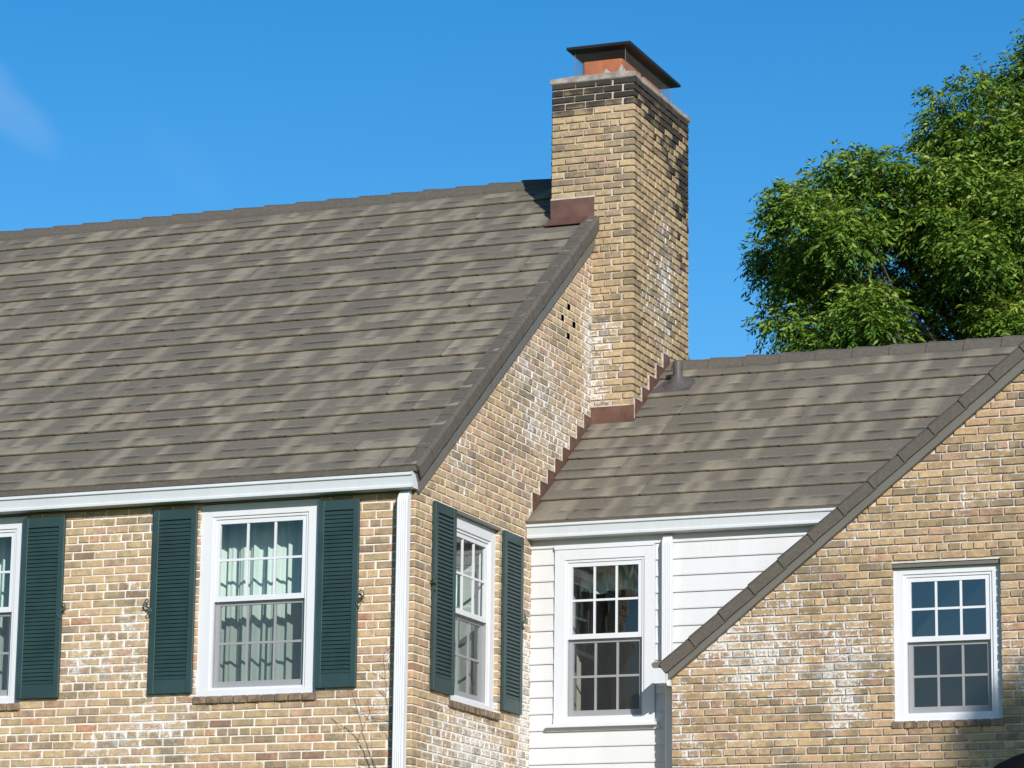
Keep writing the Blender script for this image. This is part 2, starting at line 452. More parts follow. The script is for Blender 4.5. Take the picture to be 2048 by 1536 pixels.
# ------------------------------------------------------------------ frames and mesh builder
class Frame:
    def __init__(s, o, u, v, w):
        s.o, s.u, s.v, s.w = Vector(o), Vector(u), Vector(v), Vector(w)
    def p(s, a, b, c):
        return s.o + s.u * a + s.v * b + s.w * c
    def mat(s):
        return Matrix(((s.u.x, s.v.x, s.w.x), (s.u.y, s.v.y, s.w.y), (s.u.z, s.v.z, s.w.z)))
WORLD = Frame((0, 0, 0), (1, 0, 0), (0, 1, 0), (0, 0, 1))
def front(y):
    return Frame((0, y, 0), (1, 0, 0), (0, 0, 1), (0, -1, 0))
def side(x):
    return Frame((x, 0, 0), (0, 1, 0), (0, 0, 1), (1, 0, 0))
def slope(y0, z0, m):
    k = math.hypot(1, m); c, s = 1 / k, m / k
    return Frame((0, y0, z0), (1, 0, 0), (0, c, s), (0, -s, c))

def root_of(o):
    while o.parent is not None:
        o = o.parent
    return o

class MB:
    def __init__(s, fr=WORLD):
        s.fr = fr; s.v = []; s.f = []; s.t = []; s.e = None
    def add(s, pts, faces, tone=0.0, edge=None):
        n = len(s.v)
        if edge is not None:
            s.e = (s.e if s.e is not None else [0.0] * n) + list(edge)
        elif s.e is not None:
            s.e += [0.0] * len(pts)
        s.v += [s.fr.p(*p) for p in pts]
        s.f += [tuple(i + n for i in f) for f in faces]
        s.t += [tone] * len(pts)
        return s
    def box(s, a0, a1, b0, b1, c0, c1, tone=0.0):
        P = [(a0, b0, c0), (a1, b0, c0), (a1, b1, c0), (a0, b1, c0), (a0, b0, c1), (a1, b0, c1), (a1, b1, c1), (a0, b1, c1)]
        return s.add(P, [(3, 2, 1, 0), (4, 5, 6, 7), (0, 1, 5, 4), (1, 2, 6, 5), (2, 3, 7, 6), (3, 0, 4, 7)], tone)
    def cbox(s, a0, a1, b0, b1, c0, c1, e=0.003, tone=0.0):
        """box with chamfered edges"""
        xs, ys, zs = (a0, a1), (b0, b1), (c0, c1)
        P = []; idx = {}
        for i in (0, 1):
            for j in (0, 1):
                for k in (0, 1):
                    sx, sy, sz = (1 if i == 0 else -1), (1 if j == 0 else -1), (1 if k == 0 else -1)
                    for ax in range(3):
                        q = [xs[i], ys[j], zs[k]]
                        for a2, sg in ((0, sx), (1, sy), (2, sz)):
                            if a2 != ax:
                                q[a2] += sg * e
                        idx[(i, j, k, ax)] = len(P); P.append(tuple(q))
        Fs = []
        for ax in range(3):
            for sd in (0, 1):
                o = [a for a in range(3) if a != ax]
                loop = []
                for (p, q) in ((0, 0), (1, 0), (1, 1), (0, 1)):
                    key = [0, 0, 0]; key[ax] = sd; key[o[0]] = p; key[o[1]] = q
                    loop.append(idx[(*key, ax)])
                Fs.append(tuple(loop))
        for ax in range(3):          # edges along ax
            o = [a for a in range(3) if a != ax]
            for p in (0, 1):
                for q in (0, 1):
                    k0 = [0, 0, 0]; k1 = [0, 0, 0]
                    k0[ax] = 0; k1[ax] = 1
                    for k_ in (k0, k1):
                        k_[o[0]] = p; k_[o[1]] = q
                    Fs.append((idx[(*k0, o[0])], idx[(*k1, o[0])], idx[(*k1, o[1])], idx[(*k0, o[1])]))
        for i in (0, 1):
            for j in (0, 1):
                for k in (0, 1):
                    Fs.append((idx[(i, j, k, 0)], idx[(i, j, k, 1)], idx[(i, j, k, 2)]))
        return s.add(P, Fs, tone)
    def prism(s, poly, c0, c1, tone=0.0):
        """poly in (a,b), extruded along the third axis; counter-clockwise seen from +c"""
        n = len(poly)
        P = [(a, b, c0) for a, b in poly] + [(a, b, c1) for a, b in poly]
        Fs = [tuple(range(n - 1, -1, -1)), tuple(range(n, 2 * n))]
        Fs += [(i, (i + 1) % n, n + (i + 1) % n, n + i) for i in range(n)]
        return s.add(P, Fs, tone)
    def loft(s, secs, caps=True, closed=True, tone=0.0):
        """secs: list of equal-length point rings"""
        n = len(secs[0]); P = [p for r in secs for p in r]; Fs = []
        for k in range(len(secs) - 1):
            for i in range(n if closed else n - 1):
                j = (i + 1) % n
                Fs.append((k * n + i, k * n + j, (k + 1) * n + j, (k + 1) * n + i))
        if caps:
            Fs.append(tuple(range(n - 1, -1, -1))); Fs.append(tuple(range((len(secs) - 1) * n, len(secs) * n)))
        return s.add(P, Fs, tone)
    def tube(s, pts, rads, n=7, tone=0.0):
        pts = [Vector(p) for p in pts]
        if isinstance(rads, (int, float)):
            rads = [rads] * len(pts)
        rings = []
        t = (pts[1] - pts[0]).normalized()
        a = t.orthogonal().normalized()
        for i, p in enumerate(pts):
            t = (pts[min(i + 1, len(pts) - 1)] - pts[max(i - 1, 0)]).normalized()
            a = (a - t * a.dot(t)).normalized(); b = t.cross(a)
            rings.append([tuple(p + (a * math.cos(2 * math.pi * k / n) + b * math.sin(2 * math.pi * k / n)) * rads[i]) for k in range(n)])
        return s.loft(rings, tone=tone)
    def build(s, name, mat, parent=None, smooth=False, recalc=True, **props):
        me = bpy.data.meshes.new(name)
        o = bpy.data.objects.new(name, me)
        org = root_of(parent).location if parent is not None else Vector((0, 0, 0))
        if parent is None and s.v:
            org = sum(s.v, Vector()) / len(s.v)
            org = Vector((org.x, org.y, min(v.z for v in s.v)))
            o.location = org
        me.from_pydata([tuple(v - org) for v in s.v], [], s.f)
        at = me.attributes.new('tone', 'FLOAT', 'POINT')
        at.data.foreach_set('value', s.t)
        if s.e is not None and len(s.e) == len(s.v):
            a2 = me.attributes.new('edge', 'FLOAT', 'POINT'); a2.data.foreach_set('value', s.e)
        if recalc:
            import bmesh
            bm = bmesh.new(); bm.from_mesh(me); bmesh.ops.recalc_face_normals(bm, faces=bm.faces); bm.to_mesh(me); bm.free()
        me.materials.append(mat)
        if smooth:
            me.polygons.foreach_set('use_smooth', [True] * len(me.polygons))
        me.update()
        col.objects.link(o)
        if parent is not None:
            o.parent = parent
        for k, v in props.items():
            o[k] = v
        return o

def thing(name, loc, label, cat, group=None):
    o = bpy.data.objects.new(name, None)
    col.objects.link(o)
    o.location = loc; o.empty_display_size = 0.2
    o['label'] = label; o['category'] = cat
    if group:
        o['group'] = group
    return o

# ------------------------------------------------------------------ key dimensions
XC, YM = -10.258, 23.35            # corner of the main house
YMID, YW, XW = 25.88, 25.53, -8.83
CX0, CX1, CY0, CY1, CZ = -10.66, -9.847, 27.336, 28.91, 10.81
RM, RMID, RWG = 0.757, 0.747, 0.80
YR = 28.15
zmain = lambda y: 9.47 + RM * (y - 27.336)
zmid = lambda y: 7.50 + RMID * (y - 27.336)
XWR = -5.0
YRM = 28.27
RFB = 0.797; RWS = 0.805; ZE = 4.938
zwing = lambda x: 5.02 + RWG * (x + 8.93)
FM, FG, FMID, FW = front(YM), side(XC), front(YMID), front(YW)

house = thing('brick_house', (XC - 4, YM + 5, 0), 'main tan brick house section with the steep brown roof, tall chimney and dark green shutters', 'house')
midw = thing('siding_wing', (-6, YMID + 3, 0), 'recessed white siding section between the two brick sections, with one white window', 'house section')
wing = thing('gabled_wing', (XWR, YW + 3, 0), 'tan brick gabled section at the right with a long sloping grey brown roof edge', 'house section')

# ------------------------------------------------------------------ ground
g = MB(); g.add([(-400, -300, 0), (400, -300, 0), (400, 700, 0), (-400, 700, 0)], [(0, 1, 2, 3)])
go = g.build('ground', M_GRASS); go['kind'] = 'structure'

# ------------------------------------------------------------------ walls
def clip_poly(poly, hp):
    """clip convex poly by a*u+b*v<=c"""
    a, b, c = hp; out = []
    for i in range(len(poly)):
        p, q = poly[i], poly[(i + 1) % len(poly)]
        dp, dq = a * p[0] + b * p[1] - c, a * q[0] + b * q[1] - c
        if dp <= 0: out.append(p)
        if dp * dq < 0:
            t = dp / (dp - dq); out.append((p[0] + t * (q[0] - p[0]), p[1] + t * (q[1] - p[1])))
    return out

def wall_mesh(fr, u0, u1, v0, v1, holes, hps=(), thick=0.22, holedepth=None):
    mb = MB(fr)
    us = sorted({u0, u1, *[x for h in holes for x in h[:2]]}); vs = sorted({v0, v1, *[x for h in holes for x in h[2:4]]})
    us = [u for u in us if u0 <= u <= u1]; vs = [v for v in vs if v0 <= v <= v1]
    for i in range(len(us) - 1):
        for j in range(len(vs) - 1):
            cu, cv = (us[i] + us[i + 1]) / 2, (vs[j] + vs[j + 1]) / 2
            if any(h[0] < cu < h[1] and h[2] < cv < h[3] for h in holes):
                continue
            poly = [(us[i], vs[j]), (us[i + 1], vs[j]), (us[i + 1], vs[j + 1]), (us[i], vs[j + 1])]
            for hp in hps:
                poly = clip_poly(poly, hp)
                if len(poly) < 3: break
            if len(poly) >= 3:
                mb.add([(a, b, 0) for a, b in poly], [tuple(range(len(poly)))])
    for h in holes:
        a0, a1, b0, b1 = h[:4]; d = h[4] if len(h) > 4 else thick
        P = [(a0, b0, 0), (a1, b0, 0), (a1, b1, 0), (a0, b1, 0), (a0, b0, -d), (a1, b0, -d), (a1, b1, -d), (a0, b1, -d)]
        Fs = [(0, 4, 5, 1), (1, 5, 6, 2), (2, 6, 7, 3), (3, 7, 4, 0)]
        if len(h) > 4:
            Fs.append((4, 7, 6, 5))
        mb.add(P, Fs)
    return mb

PROUD = [0.0085]
def brick_verts(L_, H, wob=0.0):
    """brick face centred on the origin, local (u,v,w)"""
    e = 0.0045; x, y = L_ / 2, H / 2
    j = lambda s=0.0019: R(-s, s)
    back = [(-x, -y, -0.05), (x, -y, -0.05), (x, y, -0.05), (-x, y, -0.05)]
    q = PROUD[0] - 0.005
    sh = [(-x + j(), -y + j(), q), (x + j(), -y + j(), q), (x + j(), y + j(), q), (-x + j(), y + j(), q)]
    t0, t1, t2, t3 = [PROUD[0] + R(-0.0018, 0.0018) for _ in range(4)]
    fr_ = [(-x + e + j(), -y + e + j(), t0), (x - e + j(), -y + e + j(), t1), (x - e + j(), y - e + j(), t2), (-x + e + j(), y - e + j(), t3)]
    ei = min(0.013, H * 0.3)
    inn = [(-x + e + ei, -y + e + ei, t0), (x - e - ei, -y + e + ei, t1), (x - e - ei, y - e - ei, t2), (-x + e + ei, y - e - ei, t3)]
    P = back + sh + fr_ + inn
    Fs = [(0, 1, 5, 4), (1, 2, 6, 5), (2, 3, 7, 6), (3, 0, 4, 7), (4, 5, 9, 8), (5, 6, 10, 9), (6, 7, 11, 10), (7, 4, 8, 11), (8, 9, 13, 12), (9, 10, 14, 13), (10, 11, 15, 14), (11, 8, 12, 15), (12, 13, 14, 15)]
    return P, Fs

BEDGE = [1.0] * 12 + [0.0] * 4
_bcache = {}
def brick_mesh(kind, mat, fr):
    """shared brick meshes, three to a kind; built in the wall's own directions"""
    key = (kind, mat.name, tuple(fr.w), PROUD[0], random.randrange(5))
    if key not in _bcache:
        Lk = kind[0]; Hk = kind[1]
        P, Fs = brick_verts(Lk, Hk)
        me = bpy.data.meshes.new('brick')
        A = fr.mat()
        me.from_pydata([tuple(A @ Vector(p)) for p in P], [], Fs)
        a2 = me.attributes.new('edge', 'FLOAT', 'POINT'); a2.data.foreach_set('value', BEDGE)
        me.materials.append(mat)
        me.update()
        _bcache[key] = me
    return _bcache[key]

def lay_bricks(fr, u0, u1, vtop, vbot, hdr, c, mod, holes, mat, parent, limit=None, view=None, lstop=None, rstop=None,
               max_single=300, nohead=None, joint=0.0128, missing=(), stuff_name='bricks'):
    """rows of bricks between u0 and u1; limit(u,v) tells where the wall ends; every brick in view[..] a part, the rest one mesh"""
    L0, Hd = mod - joint, c - joint
    hl = mod / 2 - joint
    singles = []; rest = []
    k0 = math.floor((vbot - hdr) / c); k1 = math.ceil((vtop - hdr) / c)
    for k in range(k0, k1 + 1):
        vc = hdr + k * c
        if vc < vbot or vc > vtop: continue
        header = (k % 6 == 0) and not (nohead and nohead(k))
        step = mod / 2 if header else mod
        off = (mod / 4 if header else (mod / 2 if k % 2 else 0.0)) + 0.012 * math.sin(k * 2.3)
        ls = u0 + (lstop(k) if lstop else 0.0); rs = u1 - (rstop(k) if rstop else 0.0)
        segs = [(ls, rs)]
        for h in holes:
            if h[2] < vc < h[3] + 0.012:
                ns = []
                for a, b in segs:
                    if h[1] <= a or h[0] >= b: ns.append((a, b)); continue
                    if h[0] > a: ns.append((a, h[0] + 0.004 + joint))
                    if h[1] < b: ns.append((h[1] - 0.004, b))
                segs = ns
        n0 = math.floor((u0 - 1 - off) / step) - 1
        for (a, b) in segs:
            n = math.floor((a - off) / step) - 1
            seg = []
            while off + n * step < b:
                x0 = off + n * step + R(-0.0025, 0.0025); x1 = x0 + (hl if header else L0) + R(-0.0025, 0.0025)
                n += 1
                y0, y1 = max(x0, a), min(x1, b - joint)
                if y1 - y0 < 0.004: continue
                seg.append([y0, y1, (y0 > x0 + 0.004) or (y1 < x1 - 0.004)])
            if len(seg) > 1 and seg[0][1] - seg[0][0] < 0.045:
                seg[1][0] = a; seg[1][2] = True; seg.pop(0)
            if len(seg) > 1 and seg[-1][1] - seg[-1][0] < 0.045:
                seg[-2][1] = b - joint; seg[-2][2] = True; seg.pop()
            if seg and seg[0][0] - a > 0.003: seg[0][0] = a; seg[0][2] = True
            if seg and (b - joint) - seg[-1][1] > 0.003: seg[-1][1] = b - joint; seg[-1][2] = True
            for y0, y1, cut in seg:
                uc = (y0 + y1) / 2
                if limit:
                    ok0, ok1 = limit(y0, vc), limit(y1, vc)
                    if not (ok0 or ok1): continue
                    if not (ok0 and ok1):
                        lo, hi = y0, y1
                        for _ in range(9):
                            m_ = (lo + hi) / 2
                            if limit(m_, vc) == ok0: lo = m_
                            else: hi = m_
                        if ok0: y1 = lo
                        else: y0 = hi
                        if y1 - y0 < 0.028: continue
                        cut = True; uc = (y0 + y1) / 2
                mz = [mu for mu, mv in missing if abs(vc - mv) < 0.03 and y0 - 0.05 < mu < y1 + 0.05]
                if mz:
                    for (p_, q_) in ((y0, mz[0] - 0.048), (mz[0] + 0.048, y1)):
                        if q_ - p_ > 0.03: rest.append(((p_ + q_) / 2, vc, q_ - p_, header))
                    continue
                rec = (uc + R(-0.0008, 0.0008), vc + R(-0.0014, 0.0014), y1 - y0, header)
                if (not cut) and view and view(uc, vc): singles.append(rec)
                else: rest.append(rec)
    if len(singles) > max_single:
        cu, cv = fr_focus.get(id(fr), (None, None)) if False else (None, None)
        singles.sort(key=lambda r_: (r_[3], R(0, 0.2) + abs(r_[1] - (view.cv if hasattr(view, 'cv') else r_[1]))))
        rest += singles[max_single:]; singles = singles[:max_single]
    org = root_of(parent).location
    for (uc, vc, ln, hd) in singles:
        me = brick_mesh((hl if hd else L0, Hd), mat, fr)
        o = bpy.data.objects.new('brick', me)
        o.location = fr.p(uc, vc, R(-0.0016, 0.0016)) - org
        a = R(-0.008, 0.008)
        o.rotation_euler = Matrix.Rotation(a, 3, fr.w).to_euler()
        o.parent = parent
        col.objects.link(o)
    mb = MB(fr)
    for (uc, vc, ln, hd) in rest:
        P, Fs = brick_verts(ln, Hd)
        a = R(-0.008, 0.008); dw = R(-0.0016, 0.0016)
        mb.add([(uc + p[0] - a * p[1], vc + p[1] + a * p[0], p[2] + dw) for p in P], Fs, R(0, 1), BEDGE)
    if mb.v:
        mb.build(stuff_name, mat, parent, recalc=False, kind='stuff')
    return len(singles), len(rest)
fr_focus = {}

def corner_bricks(xc, yc, sx, vtop, vbot, hdr, c, mod, mat, parent, limit=None, parity=0):
    """bricks wrapping a vertical corner; sx=+1 when the corner points to +x. long leg on the front for even rows"""
    mb = MB()
    j = 0.0128; Lb, Sb, H = mod - j, mod / 2 - j, c - j
    k0 = math.floor((vbot - hdr) / c); k1 = math.ceil((vtop - hdr) / c)
    for k in range(k0, k1 + 1):
        vc = hdr + k * c
        if vc < vbot or vc > vtop: continue
        lx, ly = (Lb, Sb) if (k + parity) % 2 == 0 else (Sb, Lb)
        if k % 6 == 0 and not (parity == 0 and hdr > 10 and k >= 6): lx, ly = Sb * 1.5, Sb
        p = PROUD[0] + R(-0.001, 0.0015)
        x1 = xc + sx * p; x0 = xc - sx * lx
        y0 = yc - p; y1 = yc + ly
        if limit and not limit(vc): continue
        mb.cbox(min(x0, x1), max(x0, x1), y0, y1, vc - H / 2 + R(-.001, .001), vc + H / 2 + R(-.001, .001), 0.0045, R(0, 1))
    return mb.build('corner_bricks', mat, parent, kind='stuff')

# ---- window and shutter builder
CURT = []
def window(fr, parent, u0, u1, v0, v1, cw, wc, gl_top, meet, mat_glass=M_GLASS, head=True, depth=0.10, brick_sill=True, sill_h=0.06,
           sill_z=None, interior=1.6, label=None, cap=False, screen=True, room=True, nsill=9, mat_room=None):
    """double hung window; casing outer u0..u1 v0..v1, casing face at w=wc"""
    mat_room = mat_room or M_INT
    house_ = parent
    sf = 0.038                                     # sash frame
    iu0, iu1 = u0 + cw, u1 - cw                    # sash outer
    iv1 = gl_top + sf; iv0 = v0 + 0.05
    # casing with an outer flat board and an inner bead; mitred corners
    def ringpiece(mb, a0, a1, b0, b1, t, w0, w1):
        mb.prism([(a0, b0), (a0 + t, b0), (a0 + t, b1 - t), (a0, b1)], w0, w1)
        mb.prism([(a1, b0), (a1, b1), (a1 - t, b1 - t), (a1 - t, b0)], w0, w1)
    t = cw - 0.024
    th = (v1 - iv1) - 0.024
    left, right, hd = MB(fr), MB(fr), MB(fr)
    left.prism([(u0, v0), (u0 + t, v0), (u0 + t, v1 - th), (u0, v1)], wc - depth, wc)
    right.prism([(u1, v0), (u1, v1), (u1 - t, v1 - th), (u1 - t, v0)], wc - depth, wc)
    hd.prism([(u0 + 0.0015, v1), (u0 + t + 0.001, v1 - th), (u1 - t - 0.001, v1 - th), (u1 - 0.0015, v1)], wc - depth, wc - 0.0012)
    # bead
    left.box(u0 + t, iu0, v0 + .02, v1 - th, wc - depth, wc - 0.012)
    right.box(iu1, u1 - t, v0 + .02, v1 - th, wc - depth, wc - 0.012)
    hd.box(iu0, iu1, iv1, v1 - th, wc - depth, wc - 0.0125)
    nL, nR = len(left.v), len(right.v)
    left.f += [tuple(i + nL for i in f) for f in right.f]; left.v += right.v; left.t += right.t
    left.f += [tuple(i + nL + nR for i in f) for f in hd.f]; left.v += hd.v; left.t += hd.t
    cas = left.build('window', M_WHITE, parent)
    parent = cas
    # white sub sill
    sl = MB(fr); sl.prism([(u0 - 0.002, v0 - 0.02), (u1 + 0.002, v0 - 0.02), (u1 + 0.002, v0 + 0.03), (u0 - 0.002, v0 + 0.03)], wc - depth, wc + 0.004)
    sl.box(iu0 - 0.02, iu1 + 0.02, v0 + 0.03, iv0 + 0.001, wc - depth, wc - 0.02)
    sl.build('window_sill', M_WHITE, parent)
    if cap:
        MB(fr).box(u0 - 0.004, u1 - 0.006, v1, v1 + 0.035, wc - depth, wc + 0.008).build('head_flashing', M_WHITE, parent)
    def sash(nm, a0, a1, b0, b1, w, frb, m_mat, drop=True):
        mb = MB(fr); d = 0.03
        mb.box(a0, a0 + sf, b0, b1, w - d, w); mb.box(a1 - sf, a1, b0, b1, w - d, w)
        mb.box(a0 + sf, a1 - sf, b0, b0 + frb, w - d, w - 0.0008); mb.box(a0 + sf, a1 - sf, b1 - sf, b1, w - d, w - 0.0008)
        s_ = mb.build(nm, m_mat, parent)
        ga0, ga1, gb0, gb1 = a0 + sf, a1 - sf, b0 + frb, b1 - sf
        mw = 0.0095
        for i in (1, 2):
            x = ga0 + (ga1 - ga0) * i / 3
            MB(fr).prism([(x - mw, gb0), (x + mw, gb0), (x + mw, gb1), (x - mw, gb1)], w - 0.022, w - 0.006).build('muntin', m_mat, parent)
        y = (gb0 + gb1) / 2
        for i in range(3):
            xa = ga0 + (ga1 - ga0) * i / 3 + (mw if i else 0); xb = ga0 + (ga1 - ga0) * (i + 1) / 3 - (mw if i < 2 else 0)
            MB(fr).box(xa, xb, y - mw, y + mw, w - 0.0225, w - 0.007).build('muntin', m_mat, parent)
        for i in range(3):
            for jv in range(2):
                xa = ga0 + (ga1 - ga0) * i / 3 + (mw if i else 0); xb = ga0 + (ga1 - ga0) * (i + 1) / 3 - (mw if i < 2 else 0)
                ya = (gb0, y + mw)[jv]; yb = (y - mw, gb1)[jv]
                k = R(-0.0012, 0.0012); k2 = R(-0.0012, 0.0012)
                MB(fr).add([(xa, ya, w - 0.016 + k), (xb, ya, w - 0.016 - k), (xb, yb, w - 0.016 + k2), (xa, yb, w - 0.016 - k2)], [(0, 1, 2, 3)]).build('pane', mat_glass, parent, recalc=False)
        return s_
    ws = wc - 0.022
    sash('upper_sash', iu0, iu1, meet - 0.002, iv1, ws, 0.044, M_WHITE)
    sash('lower_sash', iu0 + 0.002, iu1 - 0.002, iv0, meet + 0.006, ws - 0.036, 0.055, M_WHITE)
    if screen:
        MB(fr).add([(iu0 + 0.004, iv0 + 0.002, ws - 0.004), (iu1 - 0.004, iv0 + 0.002, ws - 0.004), (iu1 - 0.004, meet - 0.003, ws - 0.004), (iu0 + 0.004, meet - 0.003, ws - 0.004)],
                   [(0, 1, 2, 3)]).build('insect_screen', M_SCREEN, parent, recalc=False)
    if brick_sill:
        z1 = v0 - 0.021; z0 = z1 - sill_h
        MB(fr).box(u0 + 0.002, u1 - 0.002, z0 + 0.006, z1 - 0.003, wc - depth, 0.012).build('sill_mortar', M_MORTAR, parent)
        w_ = (u1 - u0 + 0.02) / nsill
        for i in range(nsill):
            a = u0 - 0.01 + i * w_
            MB(fr).cbox(a + 0.004, a + w_ - 0.004, z0 + R(-.0015, .0015), z1 + R(-.001, .001), -0.02, 0.030 + R(-.003, .003), 0.006, R(0, 1)).build('sill_brick', M_SILLBRICK, parent)
    parent = house_
    if room:
        # dark room behind
        sd = 0.5 if room == 'own' else 0.7
        a0, a1, b0, b1 = u0 - sd, u1 + sd, v0 - 0.9, v1 + 0.2
        w0, w1 = -0.221, -interior
        P = [(a0, b0, w0), (a1, b0, w0), (a1, b1, w0), (a0, b1, w0), (a0, b0, w1), (a1, b0, w1), (a1, b1, w1), (a0, b1, w1)]
        if room != 'own':
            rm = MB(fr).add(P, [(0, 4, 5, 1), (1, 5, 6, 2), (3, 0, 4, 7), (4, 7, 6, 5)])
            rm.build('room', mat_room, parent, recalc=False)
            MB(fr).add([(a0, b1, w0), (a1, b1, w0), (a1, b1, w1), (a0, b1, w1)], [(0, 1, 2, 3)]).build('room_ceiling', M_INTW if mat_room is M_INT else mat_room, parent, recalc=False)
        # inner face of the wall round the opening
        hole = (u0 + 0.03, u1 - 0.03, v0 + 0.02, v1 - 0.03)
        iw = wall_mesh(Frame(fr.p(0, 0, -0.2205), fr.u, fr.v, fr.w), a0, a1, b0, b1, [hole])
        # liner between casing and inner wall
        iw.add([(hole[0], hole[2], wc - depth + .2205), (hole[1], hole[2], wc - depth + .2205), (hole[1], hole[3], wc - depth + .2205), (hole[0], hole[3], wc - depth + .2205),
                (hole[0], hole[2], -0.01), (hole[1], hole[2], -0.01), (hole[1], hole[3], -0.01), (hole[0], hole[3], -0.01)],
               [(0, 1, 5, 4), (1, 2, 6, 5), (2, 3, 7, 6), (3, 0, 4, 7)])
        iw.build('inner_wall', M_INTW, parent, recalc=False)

def shutter(fr, parent, u0, u1, v0, v1, w0=0.014):
    th = 0.032; st = 0.052
    fb = MB(fr)
    fb.cbox(u0, u0 + st, v0, v1, w0, w0 + th, 0.003)
    fb.cbox(u1 - st, u1, v0, v1, w0, w0 + th, 0.003)
    fb.cbox(u0 + st - .002, u1 - st + .002, v1 - 0.085, v1 - .001, w0 + .002, w0 + th - 0.003, 0.002)
    fb.cbox(u0 + st - .002, u1 - st + .002, v0 + .001, v0 + 0.115, w0 + .002, w0 + th - 0.003, 0.002)
    fb.box(u0 + 0.02, u1 - 0.02, v0 + 0.02, v1 - 0.02, w0 - 0.002, w0 + 0.004)
    s = fb.build('shutter', M_SHUTTER, parent)
    b0, b1 = v0 + 0.118, v1 - 0.088
    n = 40; p = (b1 - b0) / n
    for i in range(n):
        z = b0 + i * p
        MB(fr).add([(u0 + st, z + 0.000, w0 + th - 0.006), (u1 - st, z, w0 + th - 0.006), (u1 - st, z + 0.014, w0 + th - 0.004), (u0 + st, z + 0.014, w0 + th - 0.004),
                    (u0 + st, z + p * 0.97, w0 + 0.013), (u1 - st, z + p * 0.97, w0 + 0.013), (u0 + st, z + 0.001, w0 + 0.006), (u1 - st, z + 0.001, w0 + 0.006)],
                   [(0, 1, 2, 3), (3, 2, 5, 4), (0, 6, 7, 1), (6, 4, 5, 7), (0, 3, 4, 6), (1, 7, 5, 2)]).build('slat', M_SHUTTER, s)
    return s

def shutter_dog(fr, parent, u, v, w=0.052, flip=1, scale=1.0):
    pts = []
    for i in range(26):
        t = i / 25
        a = -2.6 + 5.2 * t
        # S scroll
        s = (t - 0.5) * 2
        rad = 0.028 * abs(s) ** 0.8
        y = s * 0.062
        x = 0.034 * math.sin(s * 3.1) * flip
        if abs(s) > 0.72:
            k = (abs(s) - 0.72) / 0.28
            ang = k * 4.2
            sg = 1 if s > 0 else -1
            y = sg * (0.050 + 0.016 * math.sin(ang)); x = flip * sg * (0.026 - 0.016 * (1 - math.cos(ang)))
        pts.append((u + x * scale, v + y * scale, w))
    mb = MB(fr).tube(pts, [0.0045 + 0.004 * (1 - abs(i / 12.5 - 1)) for i in range(26)], 6)
    mb.tube([(u, v, -0.002), (u, v, w + 0.01)], 0.006, 6)
    mb.tube([(u, v, w), (u + 0.045 * flip, v + 0.004, w)], 0.004, 5)
    return mb.build('shutter_holdback', M_IRON, parent, smooth=True)

# ---- main house walls
C_ = 0.0686; MOD = 0.2058
HDR = 5.947
W1 = (-12.19, -11.10, 4.615, 6.18); W0 = (-14.915, -13.825, 4.615, 6.18)
GW = (24.085, 25.135, 4.612, 6.15)
rake_main = lambda u: 6.317 + 0.761 * (u - 23.395) + 0.05
holes_f = [(W1[0], W1[1], W1[2] - 0.078, 6.19), (W0[0], W0[1], W0[2] - 0.078, 6.19)]
holes_g = [(GW[0], GW[1], GW[2] - 0.078, GW[3] + 0.01)]
VENTS = [(26.746, 8.494), (26.59, 8.357), (26.885, 8.357), (26.739, 8.22)]
VENTS = [(u, HDR + C_ * round((v - HDR) / C_)) for u, v in VENTS]
vent_holes = [(u - 0.046, u + 0.046, v - 0.031, v + 0.031) for u, v in VENTS]
XL = -22.0
fw = wall_mesh(FM, XL, XC, 3.0, 6.30, holes_f).build('front_wall', M_MORTAR, house)
MB(FM).add([(XL, 0, 0.004), (XC, 0, 0.004), (XC, 3.35, 0.004), (XL, 3.35, 0.004)], [(0, 1, 2, 3)]).build('lower_front_wall', M_LOWER, house, recalc=False)
gwl = wall_mesh(FG, YM, 33.15, 3.0, 10.2, holes_g + vent_holes, hps=[(-0.761, 1, 6.317 - 0.761 * 23.395 + 0.10), (0.761, 1, 6.317 - 0.761 * 23.395 + 0.10 + 2 * 0.761 * YR)]).build('gable_wall', M_MORTAR, house)
MB(FG).add([(YM, 0, 0.004), (YMID, 0, 0.004), (YMID, 3.35, 0.004), (YM, 3.35, 0.004)], [(0, 1, 2, 3)]).build('lower_gable_wall', M_LOWER, house, recalc=False)
for (u, v) in VENTS:
    MB(FG).add([(u - .046, v - .031, 0), (u + .046, v - .031, 0), (u + .046, v + .031, 0), (u - .046, v + .031, 0), (u - .046, v - .031, -.3), (u + .046, v - .031, -.3), (u + .046, v + .031, -.3), (u - .046, v + .031, -.3)],
        [(0, 4, 5, 1), (1, 5, 6, 2), (2, 6, 7, 3), (3, 7, 4, 0), (4, 7, 6, 5)]).build('vent_hole', M_HOLESHADE, gwl, recalc=False)
# rear and left of the main house
rb = MB().add([(XL, 33.15, 0), (XC, 33.15, 0), (XC, 33.15, 6.3), (XL, 33.15, 6.3), (XL, YM, 0), (XL, YM, 6.3), (XL, YR, 10.05), (XC - 0.001, YMID, 0)],
              [(0, 1, 2, 3), (0, 3, 6, 5, 4)])
rb.build('rear_wall', M_LOWER, house, recalc=False)

